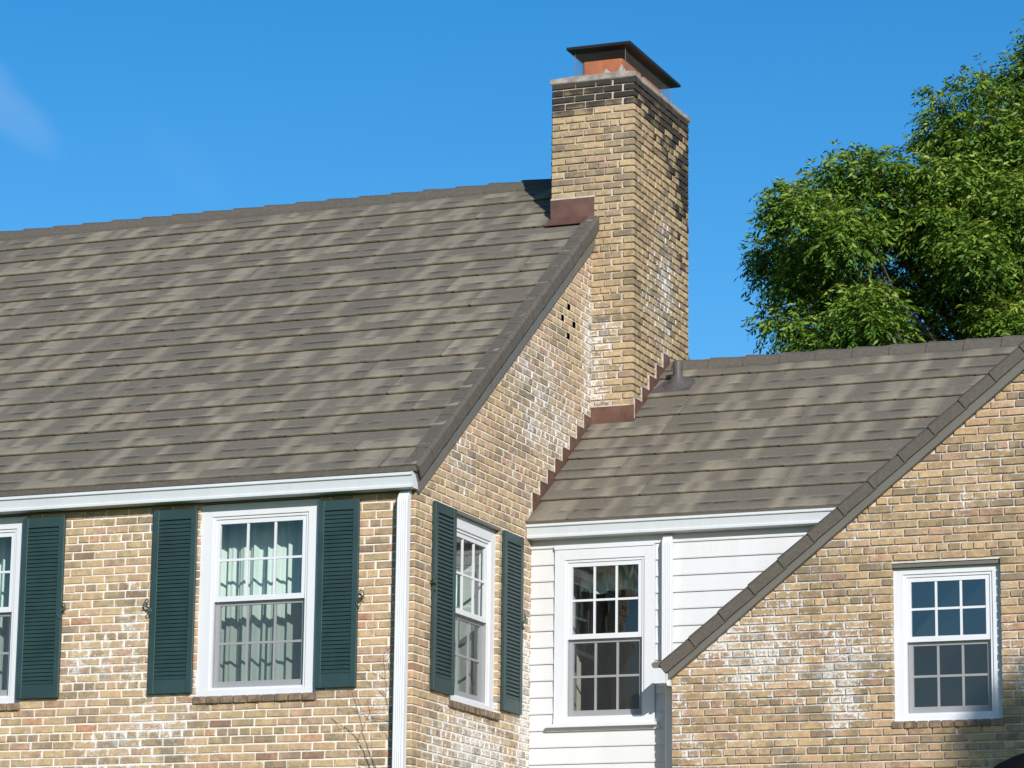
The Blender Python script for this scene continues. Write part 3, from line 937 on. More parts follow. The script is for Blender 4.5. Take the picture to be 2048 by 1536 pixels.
class View:
    def __init__(s, f, cv): s.f = f; s.cv = cv
    def __call__(s, u, v): return s.f(u, v)
def corner_par(k):
    if k % 6 == 0: return (MOD / 2 - 0.0128) * 1.5 + 0.0128
    return (MOD if k % 2 == 0 else MOD / 2)
def corner_par_y(k):
    if k % 6 == 0: return MOD / 2
    return (MOD / 2 if k % 2 == 0 else MOD)
vf = View(lambda u, v: -14.0 < u < XC and 3.97 < v < 6.12 and not (-12.62 < u < -12.19 and v > 4.62) and not (-11.12 < u < -10.73 and v > 4.62) and not (-13.85 < u < -13.44 and v > 4.64), 4.9)
print('front bricks', lay_bricks(FM, -16.3, XC, 6.17, 3.36, HDR, C_, MOD, holes_f, M_BRICK, fw, view=vf, rstop=corner_par))
rk = lambda u, v: v < rake_main(u) - 0.035
vg = View(lambda u, v: 3.97 < v and u < 27.2 and not (u > YMID - 0.02 and v < zmid(u) + 0.3) and not (23.66 < u < 24.12 and 4.6 < v < 6.19) and not (25.15 < u < 25.6 and 4.6 < v < 6.19), 6.6)
print('gable bricks', lay_bricks(FG, YM, CY0 + 0.002, 9.3, 3.36, HDR, C_, MOD, holes_g, M_BRICK_G, gwl, limit=lambda u, v: rk(u, v) and not (u > YMID + 0.05 and v < zmid(u) - 0.15),
      view=vg, lstop=corner_par_y, missing=VENTS))
corner_bricks(XC, YM, 1, 6.20, 3.36, HDR, C_, MOD, M_BRICK, house)

# windows of the main house
w1 = thing_part = None
def group_part(name, parent, fr, u, v):
    e = bpy.data.objects.new(name, None); col.objects.link(e); e.parent = parent; e.empty_display_size = 0.1
    return e
def add_window(name_parent, **kw):
    # an Empty part; its pieces are sub-parts
    return None

window(FM, house, *W1[:4], cw=0.132, wc=-0.012, gl_top=6.017, meet=5.375, room='own')
window(FM, house, *W0[:4], cw=0.132, wc=-0.012, gl_top=6.017, meet=5.375, room='own')
window(FG, house, *GW[:4], cw=0.125, wc=-0.030, gl_top=5.985, meet=5.345, nsill=13, room='own')
rx0, rx1, ry0, ry1, rz0, rz1 = -16.2, XC - 0.23, YM + 0.23, 27.0, 3.6, 6.36
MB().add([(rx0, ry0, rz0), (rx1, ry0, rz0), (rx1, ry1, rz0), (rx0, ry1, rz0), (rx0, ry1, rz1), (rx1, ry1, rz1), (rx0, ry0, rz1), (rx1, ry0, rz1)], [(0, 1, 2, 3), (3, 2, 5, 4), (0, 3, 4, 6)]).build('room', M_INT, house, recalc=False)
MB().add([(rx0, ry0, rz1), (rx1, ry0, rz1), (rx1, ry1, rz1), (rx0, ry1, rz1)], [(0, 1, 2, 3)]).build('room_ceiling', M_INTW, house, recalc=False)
for (a, b) in ((-12.605, -12.205), (-11.095, -10.735), (-13.845, -13.445), (-15.33, -14.93)):
    shutter(FM, house, a, b, 4.625, 6.15)
shutter(FG, house, 23.67, 24.105, 4.628, 6.165)
shutter(FG, house, 25.178, 25.60, 4.628, 6.165)
for (u, v, f) in ((-13.435, 5.35, 1), (-12.625, 5.345, -1), (-10.705, 5.335, 1)):
    shutter_dog(FM, house, u, v, flip=f)
shutter_dog(FG, house, 23.655, 5.49, flip=-1); shutter_dog(FG, house, 25.61, 5.43, flip=1)
MB(FG).prism([(GW[0] - .02, 6.152), (GW[1] + .01, 6.152), (GW[1] + .01, 6.178), (GW[0] - .02, 6.178)], -0.08, 0.012).build('lintel_strip', M_FASCIA, house)

# ------------------------------------------------------------------ roofs
def shingle_mesh(Wd, e, seed):
    """one pressed shingle panel: width Wd, exposure e, local (u, v up the slope, w out)"""
    r = random.Random(seed)
    nu = 60; vs = [0.0, 0.003, 0.028, e * 0.30, e * 0.42, e * 0.46, e * 0.49, e * 0.56, e * 0.78, e * 1.0, e * 1.06]
    # tabs in the lower and upper half
    def tabs():
        out = []; x = 0.0
        while x < Wd:
            w = r.uniform(0.055, 0.14)
            out.append((x, x + w, r.random(), r.uniform(-1, 1), r.random()))
            x += w
        return out
    lo, up = tabs(), tabs()
    cl = [(r.uniform(0, Wd), r.uniform(0.07, 0.2)) for _ in range(3)]
    def tab(ts, x):
        for t in ts:
            if t[0] <= x < t[1]: return t
        return ts[-1]
    def mkcols():
        out = []; x_ = r.uniform(-0.1, 0.0)
        while x_ < Wd + 0.1:
            wl_ = r.uniform(0.05, 0.15); lt = r.random() < 0.42
            out.append((x_, x_ + wl_, (r.uniform(0.24, 0.42) if lt else r.uniform(-0.04, 0.05)), 0))
            x_ += wl_
        return out
    cols0 = mkcols(); alt = mkcols()
    cut = r.uniform(0.2, Wd - 0.2)
    cols1 = [c for c in cols0 if c[0] < cut] + [c for c in alt if c[0] >= cut]
    if r.random() < 0.4: cols1 = alt
    def light(x, t, half=0):
        xx = x - half * 0.03
        v_ = 0.0
        for c0, c1, a_, sh in (cols1 if half else cols0):
            m_ = 0.02
            if c0 - m_ < xx < c1 + m_:
                k_ = min(1, (xx - c0 + m_) / (2 * m_), (c1 + m_ - xx) / (2 * m_))
                v_ = max(v_, a_ * k_) if a_ > 0.1 else v_ + a_ * k_ * 0.5
        edge_ = min(1.0, x / 0.08, (Wd - x) / 0.08)
        return 0.37 + v_ * max(0.15, edge_) * (0.75 + 0.5 * t[4] * (1 if half else 0.8))
    P, T = [], []
    for j, v in enumerate(vs):
        for i in range(nu + 1):
            u = Wd * i / nu
            tl, tu = tab(lo, u), tab(up, u)
            base = 0.029 * (1 - v / e)
            w = base + 0.004
            tone = light(u, tl, 0) if j <= 5 else light(u, tu, 1)
            fe = max(0.0, min(1.0, u / 0.03, (Wd - u) / 0.03))
            if j == 0: w = -0.003
            if j <= 3: w += 0.0018 * tl[3] * fe
            if 5 <= j <= 8:
                w += (0.0045 if tu[4] > 0.35 else 0.0015) * (1 if j >= 6 else 0) * (1 - max(0, (j - 6)) * 0.3)
            if j in (4, 5): tone += (-0.34 if tu[4] > 0.55 else 0.0)  # printed shadow dash under the step: shade put into the tone
            if j in (6,): tone += (0.15 if tu[4] > 0.55 else 0)  # highlight on the step's edge put into the tone
            if j in (1, 2): tone += 0.07  # lit nose edge put into the tone
            if j == 0: tone = 0.0  # shade under the nose put into the tone
            du = -0.012 * (v / e) + 0.02 * math.sin(v * 20)
            P.append((u, v + (0.0025 * tl[3] if j in (0, 1) else 0) + (0.024 if j == 0 else 0), w)); T.append(tone)
    # soften the tones along the row
    n = nu + 1
    for j in range(len(vs)):
        row = T[j * n:(j + 1) * n]
        T[j * n:(j + 1) * n] = [0.4 * row[i] + 0.3 * (row[max(0, i - 1)] + row[min(n - 1, i + 1)]) for i in range(n)]
    T2 = []
    for j in range(len(vs)):
        row = T[j * n:(j + 1) * n]
        for i in range(n):
            a = row[max(0, i - 1)]; b = row[min(n - 1, i + 1)]
            T2.append(0.5 * row[i] + 0.25 * (a + b))
    Fs = [(j * n + i, j * n + i + 1, (j + 1) * n + i + 1, (j + 1) * n + i) for j in range(len(vs) - 1) for i in range(nu)]
    return P, Fs, T2

_panels = {}
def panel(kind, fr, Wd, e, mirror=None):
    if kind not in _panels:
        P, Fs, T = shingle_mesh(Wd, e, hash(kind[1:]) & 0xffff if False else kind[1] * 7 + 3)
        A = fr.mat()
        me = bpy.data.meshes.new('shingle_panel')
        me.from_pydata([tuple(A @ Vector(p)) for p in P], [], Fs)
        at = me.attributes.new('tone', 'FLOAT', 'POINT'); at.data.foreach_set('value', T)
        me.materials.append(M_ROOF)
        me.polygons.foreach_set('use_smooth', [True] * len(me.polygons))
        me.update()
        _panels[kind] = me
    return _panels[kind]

def lay_panels(fr, tag, rows, e, Wd, ufun, parent):
    """rows: list of v; ufun(v) -> (u0,u1)"""
    org = root_of(parent).location
    for k, v in enumerate(rows):
        a, b = ufun(v, k)
        off = (k * 0.47 * Wd) % Wd
        u = b - off
        us = []
        x = b
        first = Wd * (0.25 + 0.75 * ((k * 0.37) % 1))
        x0 = b - first
        edges = [(x0, b)]
        while x0 > a:
            edges.append((x0 - Wd, x0)); x0 -= Wd
        for (p, q) in edges:
            if q <= a: continue
            wd = q - p
            lo = max(p, a)
            me = panel((tag, random.randrange(9)), fr, Wd, e)
            cutl, cutr = lo > p + 1e-4, wd < Wd - 1e-4
            o = bpy.data.objects.new('roof_tile', me)
            if cutl or cutr:
                # a cut panel gets its own trimmed copy
                P, Fs, T = shingle_mesh(Wd, e, random.randrange(9999))
                W2 = q - lo; A = fr.mat()
                me2 = bpy.data.meshes.new('roof_tile')
                n = 45; s0 = random.uniform(0, max(0.0, Wd - W2)) if W2 < Wd else 0
                P2 = [(min(max(p_[0] - s0, 0), W2), p_[1], p_[2]) for p_ in P]
                me2.from_pydata([tuple(A @ Vector(p_)) for p_ in P2], [], Fs)
                at = me2.attributes.new('tone', 'FLOAT', 'POINT'); at.data.foreach_set('value', T)
                me2.materials.append(M_ROOF); me2.polygons.foreach_set('use_smooth', [True] * len(me2.polygons)); me2.update()
                o.data = me2
            o.location = fr.p(lo, v + R(-0.002, 0.002), R(0, 0.0015)) - org
            o.parent = parent
            col.objects.link(o)

# main roof: noses every 0.286 m of y
FRM = slope(23.225, zmain(23.225), RM)
kM = math.hypot(1, RM); eM = 0.286 * kM
# deck below the tiles
dk = MB(FRM)
Lm = (YR - 23.225) * kM
dk.box(XL, XC + 0.05, 0.02, Lm - .02, -0.03, -0.004)
main_roof = dk.build('roof', M_CAPT, house)
def um(v, k):
    y = 23.225 + v / kM
    r = XC + 0.055
    if y > CY0 - 0.10: r = CX0 - 0.0
    return (-19.2, r)
rowsM = [i * eM for i in range(18)]
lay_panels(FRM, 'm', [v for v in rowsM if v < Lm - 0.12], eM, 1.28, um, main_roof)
# rear slope
MB().add([(XL, YR, zmain(YR)), (XC + 0.06, YR, zmain(YR)), (XC + 0.06, 33.3, zmain(YR) - RM * (33.3 - YR)), (XL, 33.3, zmain(YR) - RM * (33.3 - YR))], [(0, 3, 2, 1)]).build('rear_roof', M_CAPT, house, recalc=False)

def cap_piece(mb, x0, x1, sec0, sec1):
    mb.loft([[(x0, *p) for p in sec0], [(x1, *p) for p in sec1]])

def ridge_caps(parent, x0, x1, yr, zr, m, step=0.348, tagn=1, zoff=0.0):
    """capping tiles along a ridge that runs in x"""
    n = int((x1 - x0) / step)
    for i in range(n + 1):
        a = x0 + i * step; b = min(a + step + 0.02, x1)
        if b - a < 0.05: continue
        def sec(h, wd):
            return [(yr - wd, zr - wd * m * 0.86 + h - 0.05), (yr - wd, zr - wd * m * 0.86 + h), (yr - wd * 0.42, zr + h + 0.010), (yr, zr + h + 0.038), (yr + wd * 0.42, zr + h + 0.010), (yr + wd, zr - wd * m * 0.86 + h), (yr + wd, zr - wd * m * 0.86 + h - 0.05)]
        h0, h1 = 0.036 + R(-.002, .002), 0.018
        MB().loft([[(a, *p) for p in sec(h0, 0.118)], [(b, *p) for p in sec(h1, 0.108)]]).build('ridge_tile', M_CAPT, parent)
ridge_caps(main_roof, -18.6, CX0 + 0.02, YR, zmain(YR), RM, step=0.348)

def rake_caps(parent, fr2, length, n, width, face, over, mat=M_CAPT, thick=0.012, proud=0.019):
    """fr2: local u = along the rake (up), v = across from the outer face inwards over the roof, w = square to the roof"""
    st = length / n
    for i in range(n):
        a = i * st; b = min(a + st + 0.025, length)
        def sec(h, i_=0.0):
            return [(-over + i_ - (proud - 0.016 if i_ == 0 else 0), -face + h + i_), (-over + i_ - (proud - 0.016 if i_ == 0 else 0), -0.012 + h), (-over + 0.022, 0.014 + h), (width - i_, 0.018 + h), (width - i_, 0.0), (-over + thick + .002, -thick - 0.01), (-over + thick + .002, -face + h + i_)]
        h1, h0 = 0.013 + R(-.001, .001), proud + R(-.0015, .0015)
        # lower end stands proud and covers the piece below
        mb = MB(fr2)
        mb.loft([[(a, p, q) for p, q in sec(h0)], [(b, p, q) for p, q in sec(h1, 0.0035)]])
        mb.build('rake_tile', mat, parent)

k_ = kM
# main rake on the right gable: u up the slope, v = -x (inwards), w = roof normal
FRK = Frame((XC + 0.055, 23.225, zmain(23.225)), (0, 1 / k_, RM / k_), (-1, 0, 0), (0, -RM / k_, 1 / k_))
lenR = (CY0 - 23.215) * k_ - 0.02
rake_caps(main_roof, FRK, lenR, 17, 0.105, 0.105, 0.030, proud=0.0165)
fb = MB(FRK)
fb.box(0.0, lenR, 0.012, 0.052, -0.215, -0.001)
fb.build('rake_fascia', M_FASCIA, house)

# eave of the main house: fascia board, soffit, drip edge
ev = MB(FM)
ev.box(XL, XC + 0.045, 6.185, 6.325, 0.0, 0.022)
ev.build('eave_fascia', M_FASCIA, house)
MB(FM).box(XL, XC + 0.058, 6.330, 6.372, 0.025, 0.142).build('drip_edge', M_CAPT, house)

GPROF = [(0.0, 0.0), (0.098, 0.0), (0.106, 0.004), (0.108, 0.022), (0.106, 0.025), (0.097, 0.028), (0.097, 0.031), (0.113, 0.094), (0.113, 0.097), (0.126, 0.099), (0.129, 0.103), (0.129, 0.122), (0.120, 0.126), (0.116, 0.112), (0.088, 0.036), (0.084, 0.008), (0.006, 0.006), (0.006, 0.124), (0.0, 0.124)]
def gutter(fr, parent, u0, u1, zb, w0, end0=False, end1=False):
    """K style gutter, profile (w, v) swept along u"""
    mb = MB(fr)
    mb.loft([[(u0, zb + v, w0 + w) for w, v in GPROF], [(u1, zb + v, w0 + w) for w, v in GPROF]], caps=False)
    gt = mb.build('gutter', M_GUTTER, parent)
    outer = GPROF[:13] + [(0.0, 0.124)]
    for flag, u in ((end0, u0), (end1, u1)):
        if flag:
            d = 0.004
            MB(fr).loft([[(u - d, zb + v * 1.02, w0 + w * 1.02) for w, v in outer], [(u + d, zb + v * 1.02, w0 + w * 1.02) for w, v in outer]]).build('gutter_end', M_GUTTER, gt)
    return gt
gm = gutter(FM, house, XL, XC + 0.030, 6.197, 0.034, end1=True)

def downspout(fr, parent, u0, u1, z0, z1, w0, w1, label=None):
    mb = MB(fr)
    # fluted box section (u, w)
    n = 4; fl = 0.004
    sec = [(u0, w0), (u0, w1 - 0.006), (u0 + 0.006, w1)]
    for i in range(n):
        a = u0 + 0.012 + (u1 - u0 - 0.024) * i / n; b = a + (u1 - u0 - 0.024) / n
        sec += [(a + 0.002, w1), (a + (b - a) * 0.3, w1 - fl), (b - (b - a) * 0.3, w1 - fl), (b - 0.002, w1)]
    sec += [(u1 - 0.006, w1), (u1, w1 - 0.006), (u1, w0)]
    rings = []
    # bends in under the gutter
    for z, dw in ((z0, 0), (z1 - 0.10, 0), (z1 - 0.05, -0.004), (z1 - 0.02, -0.022), (z1 + 0.01, -0.05)):
        rings.append([(u, z - (0.0 if dw == 0 else (w - w0) * 0.4), max(w + dw, w0 - 0.02)) for u, w in sec])
    mb.loft(rings)
    ds = mb.build('downspout', M_WHITE, parent)
    return ds
downspout(FM, house, -10.372, -10.280, 0.2, 6.196, 0.040, 0.116)

# ------------------------------------------------------------------ chimney
chim = MB(WORLD)
chim.box(CX0, CX1, CY0, CY1, 6.8, CZ)
chimney = chim.build('chimney', M_MORTAR_C, house)
HC, CC, MC = 10.384, 0.0675, 0.2045
FCF, FCS = front(CY0), side(CX1)
vc_ = View(lambda u, v: v > 7.5, 9.5)
PROUD[0] = 0.016
nh = lambda k: k >= 6
print('chimney front', lay_bricks(FCF, CX0, CX1, CZ - 0.02, 7.50, HC, CC, MC, [], M_BRICK_C, chimney,
      limit=lambda u, v: (u > XC or v > zmain(CY0) + 0.02), view=View(lambda u, v: True, 9.8), lstop=lambda k: (MC / 2 if k % 2 else 0.0) * 0, rstop=lambda k: (corner_par(k) if k < 6 else MOD) * MC / MOD, max_single=150, nohead=nh, stuff_name='front_bricks'))
print('chimney side', lay_bricks(FCS, CY0, CY1, CZ - 0.02, 7.50, HC, CC, MC, [], M_BRICK_C, chimney,
      limit=lambda u, v: v > zmid(min(u, YRM)) - 0.05, view=View(lambda u, v: v > zmid(min(u, YRM)) + 0.2, 9.8), lstop=lambda k: (corner_par_y(k) if k < 6 else MOD / 2) * MC / MOD, max_single=150, nohead=nh, stuff_name='side_bricks'))
corner_bricks(CX1, CY0, 1, CZ - 0.02, 7.50, HC, CC, MC, M_BRICK_C, chimney, parity=0)
# left and rear faces
lay_bricks(Frame((CX0, 0, 0), (0, -1, 0), (0, 0, 1), (-1, 0, 0)), -CY1, -CY0, CZ - 0.02, 9.3, HC, CC, MC, [], M_BRICK_C, chimney, stuff_name='left_bricks')
lay_bricks(Frame((0, CY1, 0), (-1, 0, 0), (0, 0, 1), (0, 1, 0)), -CX1, -CX0, CZ - 0.02, 7.6, HC, CC, MC, [], M_BRICK_C, chimney, stuff_name='rear_bricks')

# concrete cap with a sloping wash
cb = MB()
ox = 0.022
def ring(x0, x1, y0, y1, z, jit=0.0):
    pts = []
    for (xa, ya, xb, yb) in ((x0, y0, x1, y0), (x1, y0, x1, y1), (x1, y1, x0, y1), (x0, y1, x0, y0)):
        for i in range(8):
            t = i / 8
            pts.append((xa + (xb - xa) * t + R(-jit, jit), ya + (yb - ya) * t + R(-jit, jit), z + R(-jit, jit)))
    return pts
cb.loft([ring(CX0 - ox + .01, CX1 + ox - .01, CY0 - ox + .01, CY1 + ox - .01, CZ + 0.001), ring(CX0 - ox, CX1 + ox, CY0 - ox, CY1 + ox, CZ + 0.012, 0.003), ring(CX0 - ox, CX1 + ox, CY0 - ox, CY1 + ox, CZ + 0.052, 0.003),
         ring(CX0 - ox + .02, CX1 + ox - .02, CY0 - ox + .02, CY1 + ox - .02, CZ + 0.066, 0.003), ring(CX0 + 0.15, CX1 - 0.15, CY0 + 0.15, CY1 - 0.15, CZ + 0.125, 0.003)])
cap = cb.build('chimney_cap', M_CONC, chimney)
# flue tiles
FX0, FX1 = -10.445, -10.035
zf0, zf1 = CZ + 0.11, 11.085
for (a, b) in ((27.545, 28.10), (28.16, 28.70)):
    o_ = [(FX0, a), (FX1, a), (FX1, b), (FX0, b)]
    def rr_(x0, x1, y0, y1, z, r_=0.035):
        pts = []
        for cx_, cy_, s0 in ((x1 - r_, y0 + r_, -90), (x1 - r_, y1 - r_, 0), (x0 + r_, y1 - r_, 90), (x0 + r_, y0 + r_, 180)):
            for q in range(5):
                an = math.radians(s0 + q * 22.5); pts.append((cx_ + r_ * math.cos(an), cy_ + r_ * math.sin(an), z))
        return pts
    MB().loft([rr_(FX0, FX1, a, b, zf0), rr_(FX0, FX1, a, b, zf1 - .004), rr_(FX0 + .004, FX1 - .004, a + .004, b - .004, zf1), rr_(FX0 + .03, FX1 - .03, a + .03, b - .03, zf1), rr_(FX0 + .03, FX1 - .03, a + .03, b - .03, zf0)], caps=False).build('flue_tile', M_FLUE, chimney)
# mortar heaped against the flue
sp = MB()
for (x, h) in ((-10.20, 0.075), (-10.045, 0.10), (-10.33, 0.03)):
    pr = []
    for k in range(6):
        z = zf0 + h * k / 5; r_ = 0.075 * (1 - (k / 5) ** 0.8) + 0.004
        pr.append([(x + r_ * math.cos(a_) * R(.8, 1.2), 27.545 + r_ * 0.35 * math.sin(a_), z) for a_ in [i * math.pi / 5 for i in range(10)]])
    sp.loft(pr)
sp.build('mortar_heap', M_SPLAT, chimney)
# wire cage
cgx0, cgx1, cgy0, cgy1, cgz0, cgz1 = -10.495, -9.985, 27.485, 28.76, CZ + 0.118, 11.185
wm = MB()
def wirewall(p0, p1, z0, z1):
    p0, p1 = Vector(p0), Vector(p1); ln = (p1 - p0).length; d = (p1 - p0) / ln
    s_ = 0.021; r_ = 0.0005
    n = int(ln / s_)
    H = z1 - z0
    # expanded metal: two families of slanted wires
    for sg in (1, -1):
        x = -H if sg == 1 else 0
        x = -H * 0.6
        while x < ln + H * 0.6:
            a, b = x, x + sg * H * 0.6
            za, zb = z0, z1
            pa, pb = a, b
            # clip to 0..ln
            def cl(pa, za, pb, zb):
                if pa > pb: pa, za, pb, zb = pb, zb, pa, za
                if pb < 0 or pa > ln or pb == pa: return None
                if pa < 0: za += (zb - za) * (0 - pa) / (pb - pa); pa = 0
                if pb > ln: zb = za + (zb - za) * (ln - pa) / (pb - pa); pb = ln
                return pa, za, pb, zb
            c = cl(pa, za, pb, zb)
            if c:
                A = p0 + d * c[0]; B = p0 + d * c[2]
                wm.tube([(A.x, A.y, c[1]), (B.x, B.y, c[3])], r_, 3)
            x += s_
wirewall((cgx0, cgy0, 0), (cgx1, cgy0, 0), cgz0, cgz1)
wirewall((cgx1, cgy0, 0), (cgx1, cgy1, 0), cgz0, cgz1)
wirewall((cgx1, cgy1, 0), (cgx0, cgy1, 0), cgz0, cgz1)
wirewall((cgx0, cgy1, 0), (cgx0, cgy0, 0), cgz0, cgz1)
for x in (cgx0, cgx1):
    for y in (cgy0, cgy1):
        wm.tube([(x, y, cgz0), (x, y, cgz1)], 0.003, 5)
wm.tube([(cgx0, cgy0, cgz0), (cgx1, cgy0, cgz0)], 0.004, 4); wm.tube([(cgx1, cgy0, cgz0), (cgx1, cgy1, cgz0)], 0.004, 4)
wm.build('wire_cage', M_MESH, chimney)
lx0, lx1, ly0, ly1 = -10.56, -9.915, 27.42, 28.90
ld = MB()
zl = 11.178
ld.loft([[(lx0 + .006, ly0 + .006, zl), (lx1 - .006, ly0 + .006, zl), (lx1 - .006, ly1 - .006, zl), (lx0 + .006, ly1 - .006, zl)],
         [(lx0, ly0, zl + .002), (lx1, ly0, zl + .002), (lx1, ly1, zl + .002), (lx0, ly1, zl + .002)],
         [(lx0, ly0, zl + .028), (lx1, ly0, zl + .028), (lx1, ly1, zl + .028), (lx0, ly1, zl + .028)],
         [(lx0 + .25, ly0 + .25, zl + .07), (lx1 - .25, ly0 + .25, zl + .07), (lx1 - .25, ly1 - .25, zl + .07), (lx0 + .25, ly1 - .25, zl + .07)]])
ld.build('chimney_lid', M_LID, chimney)

# ---- flashings
fl = MB(FCF)
fl.box(CX0 - 0.006, XC + 0.03, zmain(CY0 - .02) - 0.01, 9.675, 0.010, 0.023)
fl.build('apron_flashing', M_FLASH, chimney)
MB(FCF).box(CX0 - 0.004, XC + 0.035, 9.675, 9.688, 0.006, 0.025).build('mortar_bead', M_CAULK, chimney)
MB(FRM).box(CX0 - 0.012, XC - 0.02, (CY0 - .13 - 23.225) * kM, (CY0 + .01 - 23.225) * kM, 0.028, 0.034).build('apron_foot', M_FLASH, chimney)

def step_flash(fr, parent, ustart, uend, zf, c, name, nstep, top_extra=0.0, w=0.0135):
    """stepped side flashing; zf(u) the roof line"""
    du = (uend - ustart) / nstep
    poly_lo = []; bead = MB(fr)
    mb = MB(fr)
    for i in range(nstep):
        a = ustart + i * du; b = a + du
        top = zf(a) + 0.215 + top_extra
        mb.add([(a, zf(a) - 0.02, w), (b, zf(b) - 0.02, w), (b, top, w), (a, top, w)], [(0, 1, 2, 3)])
        ntop = zf(b) + 0.165 + top_extra
        lean = 0.006
        bead.box(a - 0.006, b + 0.002, top, top + 0.009, 0.004, w + 0.0035)
        bead.box(a - 0.006, a + 0.003, (zf(a - du) + 0.215 + top_extra) if i else zf(a) + 0.03, top + 0.009, 0.0035, w + 0.003)
    f_ = mb.build(name, M_FLASH, parent, recalc=False)
    bead.build('mortar_bead', M_CAULK, f_)
    return f_
step_flash(FG, house, YMID - 0.02, CY0 - 0.03, zmid, C_, 'step_flashing', 8)
step_flash(FCS, chimney, CY0 + 0.0, 28.33, zmid, CC, 'step_flashing', 5, top_extra=0.01, w=0.0215)
MB(FCF).box(XC + 0.014, CX1 + 0.022, zmid(CY0) - 0.02, 7.655, 0.010, 0.023).build('apron_flashing', M_FLASH, chimney)
MB(FCF).box(XC + 0.012, CX1 - 0.02, 7.655, 7.667, 0.004, 0.025).build('mortar_bead', M_CAULK, chimney)

# ------------------------------------------------------------------ siding section
MW = (-10.02, -9.100, 4.580, 6.085)
EXP = 0.1445
XMR = 0.4
sw_ = wall_mesh(FMID, XC, XW + 0.05, 0.0, 6.22, [(MW[0], MW[1], MW[2], MW[3])], thick=0.22)
sw2 = wall_mesh(FMID, XW + 0.05, -5.0, 4.5, 6.22, [], hps=[(RWS, -1, RWS * -8.955 - ZE + 0.12)])
nn = len(sw_.v); sw_.f += [tuple(i + nn for i in f) for f in sw2.f]; sw_.v += sw2.v; sw_.t += sw2.t
sw = sw_.build('siding_backing', M_SIDING, midw)
def clap(a, b, z, htop=None):
    h = EXP + 0.012 if htop is None else htop
    return MB(FMID).add([(a, z, 0.0), (b, z, 0.0), (b, z, 0.019), (a, z, 0.019), (a, z + 0.010, 0.0205), (b, z + 0.010, 0.0205), (a, z + h, 0.0035), (b, z + h, 0.0035), (a, z + h, 0.0), (b, z + h, 0.0)],
        [(0, 1, 2, 3), (3, 2, 5, 4), (4, 5, 7, 6), (0, 3, 4, 6, 8), (1, 9, 7, 5, 2)])
zb = 4.6585
ks = range(-8, 12)
for k in ks:
    z = zb + k * EXP
    if z > 6.15: continue
    if z < 3.3: continue
    ht = min(EXP + 0.012, 6.20 - z)
    xr = max(XW + 0.01, min(-5.0, -8.955 + (z + EXP - ZE) / RWS + 0.02))
    if z + EXP > MW[2] and z < MW[3]:
        clap(XC + 0.002, MW[0] - 0.002, z, ht).build('siding_board', M_SIDING, sw)
        clap(MW[1] + 0.002, xr, z, ht).build('siding_board', M_SIDING, sw)
    else:
        clap(XC + 0.002, xr, z, ht).build('siding_board', M_SIDING, sw)
MB(FMID).add([(XC, 0, 0.006), (XW, 0, 0.006), (XW, 3.4, 0.006), (XC, 3.4, 0.006)], [(0, 1, 2, 3)]).build('lower_siding', M_SIDING, midw, recalc=False)
window(FMID, midw, *MW[:4], cw=0.118, wc=0.034, gl_top=5.930, meet=5.300, brick_sill=False, cap=True, depth=0.12)
sb = MB(FMID); sb.prism([(MW[0] - 0.045, 4.535), (MW[1] + 0.03, 4.535), (MW[1] + 0.03, 4.562), (MW[0] - 0.045, 4.562)], 0.0, 0.085)
sb.box(MW[0] - 0.06, MW[1] + 0.045, 4.505, 4.535, 0.0, 0.030)
sb.build('window_ledge', M_WHITE, midw)
# roof of the siding section
FRD = slope(25.735, zmid(25.735), RMID)
kD = math.hypot(1, RMID); eD = 0.3292 * kD
LD = (YRM - 25.735) * kD
mid_roof = MB(FRD).box(XC + 0.004, -1.2, 0.02, LD - 0.02, -0.03, -0.004).build('roof', M_CAPT, midw)
def umid(v, k):
    y = 25.735 + v / kD
    # hidden beyond the wing's rake
    l = XC + 0.018
    if y > CY0 - 0.12: l = CX1 + 0.018
    return (l, min(-8.93 + (zmid(y) - ZE) / RWS + 0.9, -3.5))
rowsD = [i * eD for i in range(9)]
def lay_panels_r(fr, tag, rows, e, Wd, ufun, parent):
    org = root_of(parent).location
    for k, v in enumerate(rows):
        a, b = ufun(v, k)
        x = a
        first = True
        while x < b:
            wd = Wd * (0.3 + 0.7 * ((k * 0.61) % 1)) if first else Wd
            P, Fs, T = shingle_mesh(Wd, e, random.randrange(9999))
            if first and wd < Wd - 1e-3:
                me2 = bpy.data.meshes.new('roof_tile'); A = fr.mat()
                me2.from_pydata([tuple(A @ Vector((min(p_[0], wd), p_[1], p_[2]))) for p_ in P], [], Fs)
                at = me2.attributes.new('tone', 'FLOAT', 'POINT'); at.data.foreach_set('value', T)
                me2.materials.append(M_ROOF); me2.polygons.foreach_set('use_smooth', [True] * len(me2.polygons)); me2.update()
                me = me2
            else:
                me = panel((tag, random.randrange(9)), fr, Wd, e)
            o = bpy.data.objects.new('roof_tile', me)
            o.location = fr.p(x, v + R(-0.002, 0.002), R(0, 0.0015)) - org
            o.parent = parent; col.objects.link(o)
            x += wd; first = False
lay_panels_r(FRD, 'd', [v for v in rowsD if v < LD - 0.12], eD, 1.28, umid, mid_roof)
MB().add([(XC, YRM, zmid(YRM)), (-1.2, YRM, zmid(YRM)), (-1.2, 31.0, zmid(YRM) - RMID * (31 - YRM)), (XC, 31.0, zmid(YRM) - RMID * (31 - YRM))], [(0, 3, 2, 1)]).build('rear_roof', M_CAPT, midw, recalc=False)
MB().add([(XC, 31, 0), (-1.4, 31, 0), (-1.4, 31, 6.1), (XC, 31, 6.1), (-1.4, YMID, 0), (-1.4, YMID, 6.2), (-1.4, YRM, 8.1)], [(0, 1, 2, 3), (0 + 1, 4, 5, 6, 2)]).build('rear_wall', M_SIDING, midw, recalc=False)
